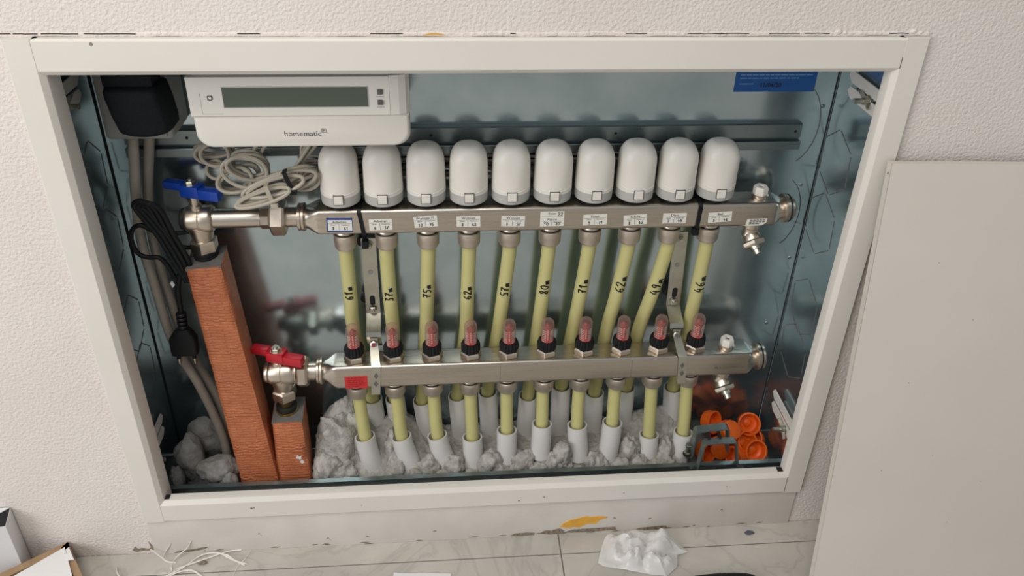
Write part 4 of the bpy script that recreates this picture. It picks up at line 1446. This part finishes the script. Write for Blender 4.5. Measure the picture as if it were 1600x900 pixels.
def heap(label, x0_, x1_, y0_, y1_, fn, nx, ny, material, base=.031):
    top = []
    for j in range(ny + 1):
        for i in range(nx + 1):
            x = x0_ + (x1_ - x0_) * i / nx
            y = y0_ + (y1_ - y0_) * j / ny
            top.append((x, y, max(base + .001, fn(x, y))))
    fs = []
    w = nx + 1
    for j in range(ny):
        for i in range(nx):
            fs.append((j * w + i, j * w + i + 1, (j + 1) * w + i + 1, (j + 1) * w + i))
    ring_ = [i for i in range(w)] + [j * w + nx for j in range(1, ny + 1)] + [ny * w + i for i in range(nx - 1, -1, -1)] + [j * w for j in range(ny - 1, 0, -1)]
    o = len(top)
    vs = top + [(top[k][0], top[k][1], base) for k in ring_]
    n = len(ring_)
    for k in range(n):
        k2 = (k + 1) % n
        fs.append((ring_[k], ring_[k2], o + k2, o + k))
    fs.append(tuple(o + k for k in reversed(range(n))))
    m2 = MB()
    m2.add(vs, fs)
    return settle(tag(m2.build('insulation_heap', material, smooth=80), label, 'insulation'))


BUMPS = [(-.190, .112, .050, .030, .024), (-.165, .118, .040, .026, .02), (-.205, .080, .018, .02, .03), (-.112, .115, .034, .022, .022), (-.090, .12, .02, .02, .02), (.03, .12, .012, .03, .02), (.24, .12, .022, .03, .02), (.28, .118, .03, .02, .02)]


def hz(x, y):
    h = .060 + .012 * min(1, max(0, (y - .045) / .02))
    for bx, by, a, sx, sy in BUMPS:
        d = ((x - bx) / sx) ** 2 + ((y - by) / sy) ** 2
        h += a / (1 + d * d * .6 + d * .4)
    p = Vector((x * 70, y * 70, 0))
    h += .004 * noise.noise(p) + .003 * noise.noise(p * 2.7) + .0016 * noise.noise(p * 6.1)
    return h if y > .046 else h - (.046 - y) * 1.2


hp = heap('rough grey mineral foam packed round the feet of the white sleeves', -.2195, .300, .0425, .140, hz, 260, 56, 'wool')
HL = [(-.188, .088, .088, .026, .022, .046), (-.168, .098, .095, .016, .02, .034), (-.203, .066, .064, .018, .018, .022), (-.178, .060, .058, .016, .014, .018), (-.163, .066, .052, .012, .014, .014),
      (-.114, .088, .076, .011, .018, .034), (-.108, .066, .058, .014, .014, .020), (-.118, .060, .048, .016, .012, .014), (-.064, .062, .062, .014, .013, .018), (-.081, .056, .054, .013, .010, .013), (-.030, .060, .062, .013, .014, .018), (-.046, .054, .052, .011, .010, .011),
      (-.002, .052, .052, .014, .010, .012), (.020, .060, .064, .016, .015, .019), (.036, .053, .054, .012, .010, .013), (.067, .062, .064, .017, .015, .018), (.055, .053, .054, .014, .010, .012), (.088, .053, .056, .016, .010, .014),
      (.110, .056, .062, .012, .012, .018), (.121, .060, .078, .011, .013, .019), (.124, .058, .060, .011, .011, .014), (.146, .052, .050, .016, .009, .012), (.166, .058, .058, .014, .013, .018), (.180, .056, .054, .011, .010, .012),
      (.206, .055, .054, .014, .011, .013), (.219, .072, .074, .013, .015, .024), (.232, .058, .056, .012, .011, .014), (.250, .052, .052, .014, .009, .012), (.272, .072, .066, .012, .016, .024), (.272, .055, .054, .012, .010, .013)]
for q, (x, y, z, sx_, sy_, sz_) in enumerate(HL):
    o = blob('foam_lump', M['wool'], (x, y, z + (.007 if y < .07 else 0)), (sx_ * 1.12, sy_, sz_ * 1.15), 60 + q * 3.7, .34, sub=4, freq=1.9, flat=.0315)
    for v in o.data.vertices:
        v.co -= hp.location
    o.parent = hp
lumps = [('pale grey foam lump between the two terracotta risers', (-.2705, .070, .056), (.0075, .016, .026), 21, 'wool'),
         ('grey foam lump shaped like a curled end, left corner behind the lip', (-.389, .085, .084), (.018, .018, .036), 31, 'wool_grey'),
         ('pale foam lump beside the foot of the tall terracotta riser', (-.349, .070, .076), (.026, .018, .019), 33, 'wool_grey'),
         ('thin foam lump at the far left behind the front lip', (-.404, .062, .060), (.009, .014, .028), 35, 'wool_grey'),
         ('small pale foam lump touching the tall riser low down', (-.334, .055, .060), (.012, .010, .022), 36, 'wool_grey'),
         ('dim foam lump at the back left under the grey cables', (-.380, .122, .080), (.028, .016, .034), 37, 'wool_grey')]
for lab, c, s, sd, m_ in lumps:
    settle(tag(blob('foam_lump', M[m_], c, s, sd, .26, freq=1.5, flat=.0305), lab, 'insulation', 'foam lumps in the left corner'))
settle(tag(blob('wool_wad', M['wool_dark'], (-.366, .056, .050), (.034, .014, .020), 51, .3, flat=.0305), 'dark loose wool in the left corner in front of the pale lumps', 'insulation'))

# ------------------------------------------------------------------ orange caps


def make_cap():
    t = thing('orange_plug', (0, 0, 0), '', 'cap', 'orange pipe caps')
    m2 = MB().lathe([(.0001, 0), (.0120, 0), (.0142, .0012), (.0150, .004), (.0152, .013), (.0168, .0138), (.0170, .0170), (.0150, .0174), (.0140, .0165), (.0135, .0050), (.0105, .0030), (.0070, .0034), (.0060, .0050), (.0030, .0062), (.0001, .0065)], (0, 0, 0), (0, 0, 1), 40, cap=False)
    m2.build('cup', 'orange', t)
    g = MB()
    for k in range(20):
        a = 2 * math.pi * k / 20
        c, s = math.cos(a), math.sin(a)
        g.tube([(.0151 * c, .0151 * s, .004), (.0154 * c, .0154 * s, .0132)], .0006, 4)
    g.build('grip_ribs', 'orange', t)
    return t


cap0 = make_cap()
caps = [((.3505, .117, .0800), (.45, -.55, .30), 'orange cap at the back, tipped on its side, left of the pile'),
        ((.3745, .100, .0765), (-.15, .55, -.75), 'orange cap lying upside down in the middle of the pile, closed side showing'),
        ((.4085, .116, .0740), (-.10, -.80, .55), 'orange cap leaning on the back panel, open side to the viewer'),
        ((.4000, .0960, .0560), (.25, -.62, .65), 'orange cap just behind the frontmost one'),
        ((.4085, .0800, .0560), (.10, -.78, .50), 'frontmost orange cap showing its inner dome, beside the lip'),
        ((.3400, .0900, .0480), (.50, -.70, .25), 'orange cap low on the left, seen through the grey clamp'),
        ((.3630, .0960, .0460), (.05, .65, -.35), 'orange cap seen from behind through the grey clamp'),
        ((.3640, .1215, .0520), (.30, -.80, .40), 'orange cap at the back, low behind the tipped one'),
        ((.3900, .1180, .0480), (-.30, -.50, .70), 'orange cap low at the back, under the leaning one'),
        ((.4190, .1080, .0480), (-.60, -.30, .60), 'orange cap low at the right against the side panel'),
        ((.3840, .0780, .0450), (-.85, -.35, .25), 'orange cap lying on edge right of the grey clamp')]
for i, (c, ax, lab) in enumerate(caps):
    o = cap0 if i == 0 else dup(cap0, c)
    a = Vector(ax).normalized()
    o.rotation_euler = a.to_track_quat('Z', 'Y').to_euler()
    o.location = Vector(c) - a * .009
    o['label'] = lab

# ------------------------------------------------------------------ grey clamp on the lip
cl = thing('lip_clamp', (.335, .045, .0705), 'grey steel double clamp with a bolt, standing on the lip before the orange caps', 'clamp')
MB().strip([(.3040, .033, .0560), (.3075, .0338, .0720), (.3130, .041, .1140), (.3155, .041, .1180), (.3560, .041, .1190), (.3590, .041, .1150), (.3640, .034, .0760), (.3655, .033, .0722), (.3740, .033, .0722)], (0, 1, 0), .011, .0018).build('front_bow', 'clamp_grey', cl, smooth=30)
MB().strip([(.2945, .055, .0800), (.3030, .055, .0805), (.3045, .056, .0840), (.3060, .060, .1190), (.3085, .060, .1225), (.3500, .062, .1245), (.3530, .062, .1215), (.3560, .058, .0830)], (0, 1, 0), .013, .0018).build('rear_bow', 'clamp_grey', cl, smooth=30)
for x in (.321, .337):
    MB().box(x - .0015, x + .0015, .044, .056, .1175, .1235).build('cross_rib', 'dark', cl, smooth=0)
b = MB().lathe([(.0052, 0), (.0052, .0040), (.0036, .0042), (.0036, .016)], (.2985, .055, .0810), (0, 0, 1), 6).build('bolt', 'zinc', cl)
MB().lathe([(.0065, 0), (.0065, .0012)], (.2985, .055, .0808), (0, 0, 1), 18).build('washer', 'black_rubber', cl)
MB().hexnut((.2985, .055, .0968), (.2985, .055, .1000), .005).build('nut', 'zinc', cl, smooth=30)
MB().box(.2990, .3055, .0250, .0320, .0660, .0720, .001).build('clip_end', 'zinc', cl)

# ------------------------------------------------------------------ cover panel leaning on the wall
pn = thing('cover_panel', (.83, -.125, 0.0), 'large off-white cabinet cover panel leaning on the wall right of the cabinet', 'panel')
H_, W_, TH = .582, .83, .0095
tilt = math.atan2(.1055 - .0, .575)
PM = Matrix.Translation((.4165, -.1265, .0015)) @ Matrix.Rotation(math.radians(1.2), 4, 'Y') @ Matrix.Rotation(-math.atan2(.1045, .5755), 4, 'X')
# local: x along the width, y depth (front at 0, back at +TH), z up
MB().box(0, W_, 0, .0012, 0, H_, 0, PM).build('face_sheet', 'panel', pn, smooth=0)
m2 = MB()
m2.add([PM @ Vector(p) for p in ((0, 0, 0), (0, 0, H_), (0, .0012, H_), (0, .0012, 0))], [(0, 1, 2, 3)])
for a in ((0, .0012, .0004, TH, 0, H_), (W_ - .0012, W_, .0004, TH, 0, H_)):
    MB().box(*a, 0, PM).build('side_fold', 'panel', pn, smooth=0)
MB().box(.0012, W_ - .0012, .0004, TH, H_ - .0012, H_, 0, PM).build('top_fold', 'panel', pn, smooth=0)
MB().box(.0012, W_ - .0012, .0004, TH, 0, .0012, 0, PM).build('bottom_fold', 'panel', pn, smooth=0)
MB().lathe([(.0012, 0), (.0012, .0003)], PM @ Vector((.0, .005, H_ - .012)), PM.to_3x3() @ Vector((-1, 0, 0)), 10).build('fold_hole', 'chip', pn)
for x, z in ((.075, .47), (.13, .40), (.12, .22), (.06, .20), (.07, .32), (.19, .18), (.16, .12)):
    MB().lathe([(.0006, 0), (.0006, .0002)], PM @ Vector((x, 0, z)), PM.to_3x3() @ Vector((0, -1, 0)), 6).build('speck', 'chip', pn)

# ------------------------------------------------------------------ things on the floor


def crumpled(name, material, outline, hmax, seed, label, cat, th=.0003, nx=26, lift=.0):
    """thin crumpled sheet: grid mapped into the outline's bounding box, folded by noise"""
    xs, ys = [p[0] for p in outline], [p[1] for p in outline]
    cx, cy = sum(xs) / len(xs), sum(ys) / len(ys)
    n = 48
    rim = []
    # radial resampling of the outline
    pl_ = [Vector((p[0] - cx, p[1] - cy, 0)) for p in outline]
    import math as mm
    for k in range(n):
        a = 2 * mm.pi * k / n
        d = Vector((mm.cos(a), mm.sin(a), 0))
        best = 0
        for i in range(len(pl_)):
            p, q = pl_[i], pl_[(i + 1) % len(pl_)]
            e = q - p
            den = d.x * e.y - d.y * e.x
            if abs(den) < 1e-9:
                continue
            tt = (p.x * e.y - p.y * e.x) / den
            uu = (p.x * d.y - p.y * d.x) / den
            if tt > 0 and -1e-6 <= uu <= 1 + 1e-6:
                best = max(best, tt)
        rim.append(best)
    vs, fs = [], []
    m_ = 18
    for j in range(m_ + 1):
        q = j / m_
        for k in range(n):
            a = 2 * mm.pi * k / n
            r = rim[k] * q
            x, y = cx + r * mm.cos(a), cy + r * mm.sin(a)
            v = Vector((x * 25 + seed, y * 25, seed * .7))
            h = abs(noise.noise(v)) * 1.1 + abs(noise.noise(v * 2.3)) * .35 + .10 * abs(noise.noise(v * 5))
            z = .0006 + lift + hmax * h * (1 - .75 * q ** 3) * (.5 + .8 * (1 - q))
            vs.append((x, y, z))
    for j in range(m_):
        for k in range(n):
            k2 = (k + 1) % n
            fs.append((j * n + k, j * n + k2, (j + 1) * n + k2, (j + 1) * n + k))
    m2 = MB()
    m2.add(vs, fs)
    o = m2.build(name, material, smooth=28)
    return settle(tag(o, label, cat))


crumpled('plastic_bag', 'bag', [(.157, -.056), (.167, -.030), (.176, -.012), (.190, -.006), (.199, -.016), (.212, -.004), (.228, -.004), (.250, -.012), (.262, -.018), (.285, -.046), (.268, -.044), (.262, -.066), (.245, -.078), (.215, -.072), (.185, -.064)], .062, 4.2, 'crumpled milky plastic bag on the floor below the cabinet', 'bag')
t = thing('paper_scrap', (-.074, -.075, .0005), 'flat white paper scrap at the bottom edge of the floor', 'paper')
MB().prism([(-.1105, -.0500, .0012), (-.0360, -.0560, .0012), (-.0400, -.105, .0012), (-.1150, -.100, .0012)], (0, 0, -.0006)).build('sheet', 'white_paper', t, smooth=0)
t = thing('paint_tool', (.300, -.098, .001), 'black tool handle with white paint specks at the bottom edge of the floor', 'tool')
MB().tube(catmull([(.205, -.118, .010), (.240, -.1045, .011), (.280, -.0985, .012), (.325, -.0975, .0125), (.349, -.1005, .0115), (.356, -.106, .010)], 8), [.0105] * 34 + [.0098, .0092, .0085, .0075, .006, .005, .004], 16).build('handle', 'black_plastic', t)
rnd = random.Random(9)
for k in range(14):
    x = rnd.uniform(.255, .35)
    MB().lathe([(.0022 * rnd.uniform(.5, 1.4), 0), (.001, .0006)], (x, -.100 + rnd.uniform(-.001, .005), .0218 + rnd.uniform(-.0012, .0002)), (0, rnd.uniform(-.2, .5), 1), 7).build('paint_speck', 'white_paper', t)
MB().tube([(.354, -.0985, .0095), (.3575, -.104, .0085), (.358, -.112, .008)], .0032, 8).build('end_rim', 'white_plastic', t)
settle(tag(MB().prism([(.3705, -.0165, .0002), (.376, -.0135, .0002), (.3825, -.0155, .0002), (.384, -.0185, .0002), (.377, -.0205, .0002), (.372, -.0195, .0002)], (0, 0, .0018)).build('floor_chip', 'blue_chip', smooth=0), 'small blue-grey chip on the tile strip near the cover panel', 'debris'))

# white plastic strips
strips = [[(-.402, -.001, .026), (-.404, -.004, .018), (-.4125, -.006, .006), (-.414, -.010, .0015)],
          [(-.428, -.008, .017), (-.416, -.012, .007), (-.407, -.016, .0015), (-.395, -.018, .001)],
          [(-.376, -.004, .0235), (-.383, -.008, .014), (-.395, -.013, .006), (-.400, -.022, .0015), (-.397, -.030, .001)],
          [(-.410, -.042, .0015), (-.385, -.030, .004), (-.366, -.012, .004), (-.345, -.008, .0035), (-.325, -.018, .003), (-.305, -.028, .0015)],
          [(-.392, -.028, .001), (-.370, -.022, .0045), (-.350, -.014, .004), (-.330, -.006, .003), (-.314, -.004, .0015)],
          [(-.409, -.047, .001), (-.392, -.036, .003), (-.372, -.032, .0025), (-.352, -.044, .001)],
          [(-.302, -.006, .0015), (-.306, -.018, .0028), (-.314, -.030, .002), (-.317, -.042, .001)],
          [(-.345, -.009, .004), (-.330, -.014, .0055), (-.318, -.022, .004), (-.302, -.026, .001)],
          [(-.470, -.020, .001), (-.464, -.032, .004), (-.455, -.040, .001)],
          [(-.378, -.038, .001), (-.392, -.046, .002), (-.402, -.054, .001)]]
slab = ['leaning upright on the wall, left', 'curling off the wall, farthest left', 'leaning on the wall, right of the first', 'longest, snaking across the tiles', 'crossing over the longest strip', 'nearest the bottom edge, left', 'running off to the right end', 'short, bridging at the right', 'alone beside the cardboard tray', 'tiny, low at the left']
for i, s in enumerate(strips):
    p = catmull(s, 7)
    m2 = MB()
    m2.strip(p, (.25, .95, .2), [.0019 if 0 < k < len(p) - 1 else .0008 for k in range(len(p))], .0005)
    settle(tag(m2.build('plastic_strip', 'ribbon', smooth=40), 'thin white plastic strip, ' + slab[i], 'strip', 'white plastic strips'))
settle(tag(blob('pebble', M['chip'], (-.361, -.021, .0025), (.0065, .003, .0022), 5, .15, 3, flat=.0003), 'small grey crumb lying among the white strips', 'debris'))

# cardboard tray with papers, lower left
t = thing('cardboard_tray', (-.56, -.09, 0), 'open brown cardboard box edge with white papers, bottom left corner', 'box')
ZT = .030
a = Vector((-.640, -.072, ZT))
b = Vector((-.5315, -.0005, ZT))
c = Vector((-.4700, -.085, ZT))
n1 = (b - a).cross(Vector((0, 0, 1))).normalized() * -.0
MB().prism([a, b, b + Vector((.006, -.008, 0)), a + Vector((.006, -.009, 0))], (0, 0, -ZT + .0004)).build('back_wall', 'card', t, smooth=0)
MB().prism([b, c, c + Vector((-.007, -.004, 0)), b + Vector((-.005, -.008, 0))], (0, 0, -ZT + .0004)).build('side_wall', 'card', t, smooth=0)
MB().prism([a + Vector((.010, -.015, -.004)), b + Vector((-.001, -.014, -.004)), c + Vector((-.010, -.010, -.004)), Vector((-.56, -.16, ZT - .004))], (0, 0, -.012)).build('tray_bottom', 'card', t, smooth=0)
p = thing('paper_stack', (-.56, -.09, ZT), 'white papers lying in the cardboard tray at the bottom left', 'paper')
MB().prism([a + Vector((.014, -.020, .001)), b + Vector((.0004, -.0095, .001)), c + Vector((-.010, -.010, .001)), Vector((-.56, -.17, ZT + .001))], (0, 0, .0012)).build('sheet', 'white_paper', p, smooth=0)
MB().prism([b + Vector((.004, -.014, .0022)), b + Vector((.006, -.0105, .0022)), b + Vector((.020, -.030, .0022)), b + Vector((.012, -.030, .0022))], (0, 0, .0008)).build('sheet', 'white_paper', p, smooth=0)

# white carton beyond it
t = thing('white_carton', (-.60, -.05, 0), 'white carton with an open dark slit at the far left by the wall', 'box')
tz = .098
A1, A2, A3, A4 = (-.5835, -.0015), (-.5770, -.0290), (-.68, -.050), (-.69, -.0015)
MB().prism([(A1[0], A1[1], 0), (A2[0], A2[1], 0), (A3[0], A3[1], 0), (A4[0], A4[1], 0)], (0, 0, tz)).build('carton_body', 'box_white', t, smooth=0)
MB().prism([(A1[0] - .0008, A1[1] - .0006, tz + .0002), (A2[0] - .0010, A2[1] + .0008, tz + .0002), (A3[0] + .02, A2[1] - .012, tz + .0002), (A4[0] + .02, A1[1] - .0006, tz + .0002)], (0, 0, .0005)).build('open_slit', 'dark', t, smooth=0)
MB().prism([(A1[0] - .0010, A1[1] - .0004, tz + .0010), (-.612, -.030, tz + .0020), (A3[0], -.045, tz + .0050), (A4[0], A4[1], tz + .0010)], (0, 0, .0010)).build('lid_flap', 'white_paper', t, smooth=0)
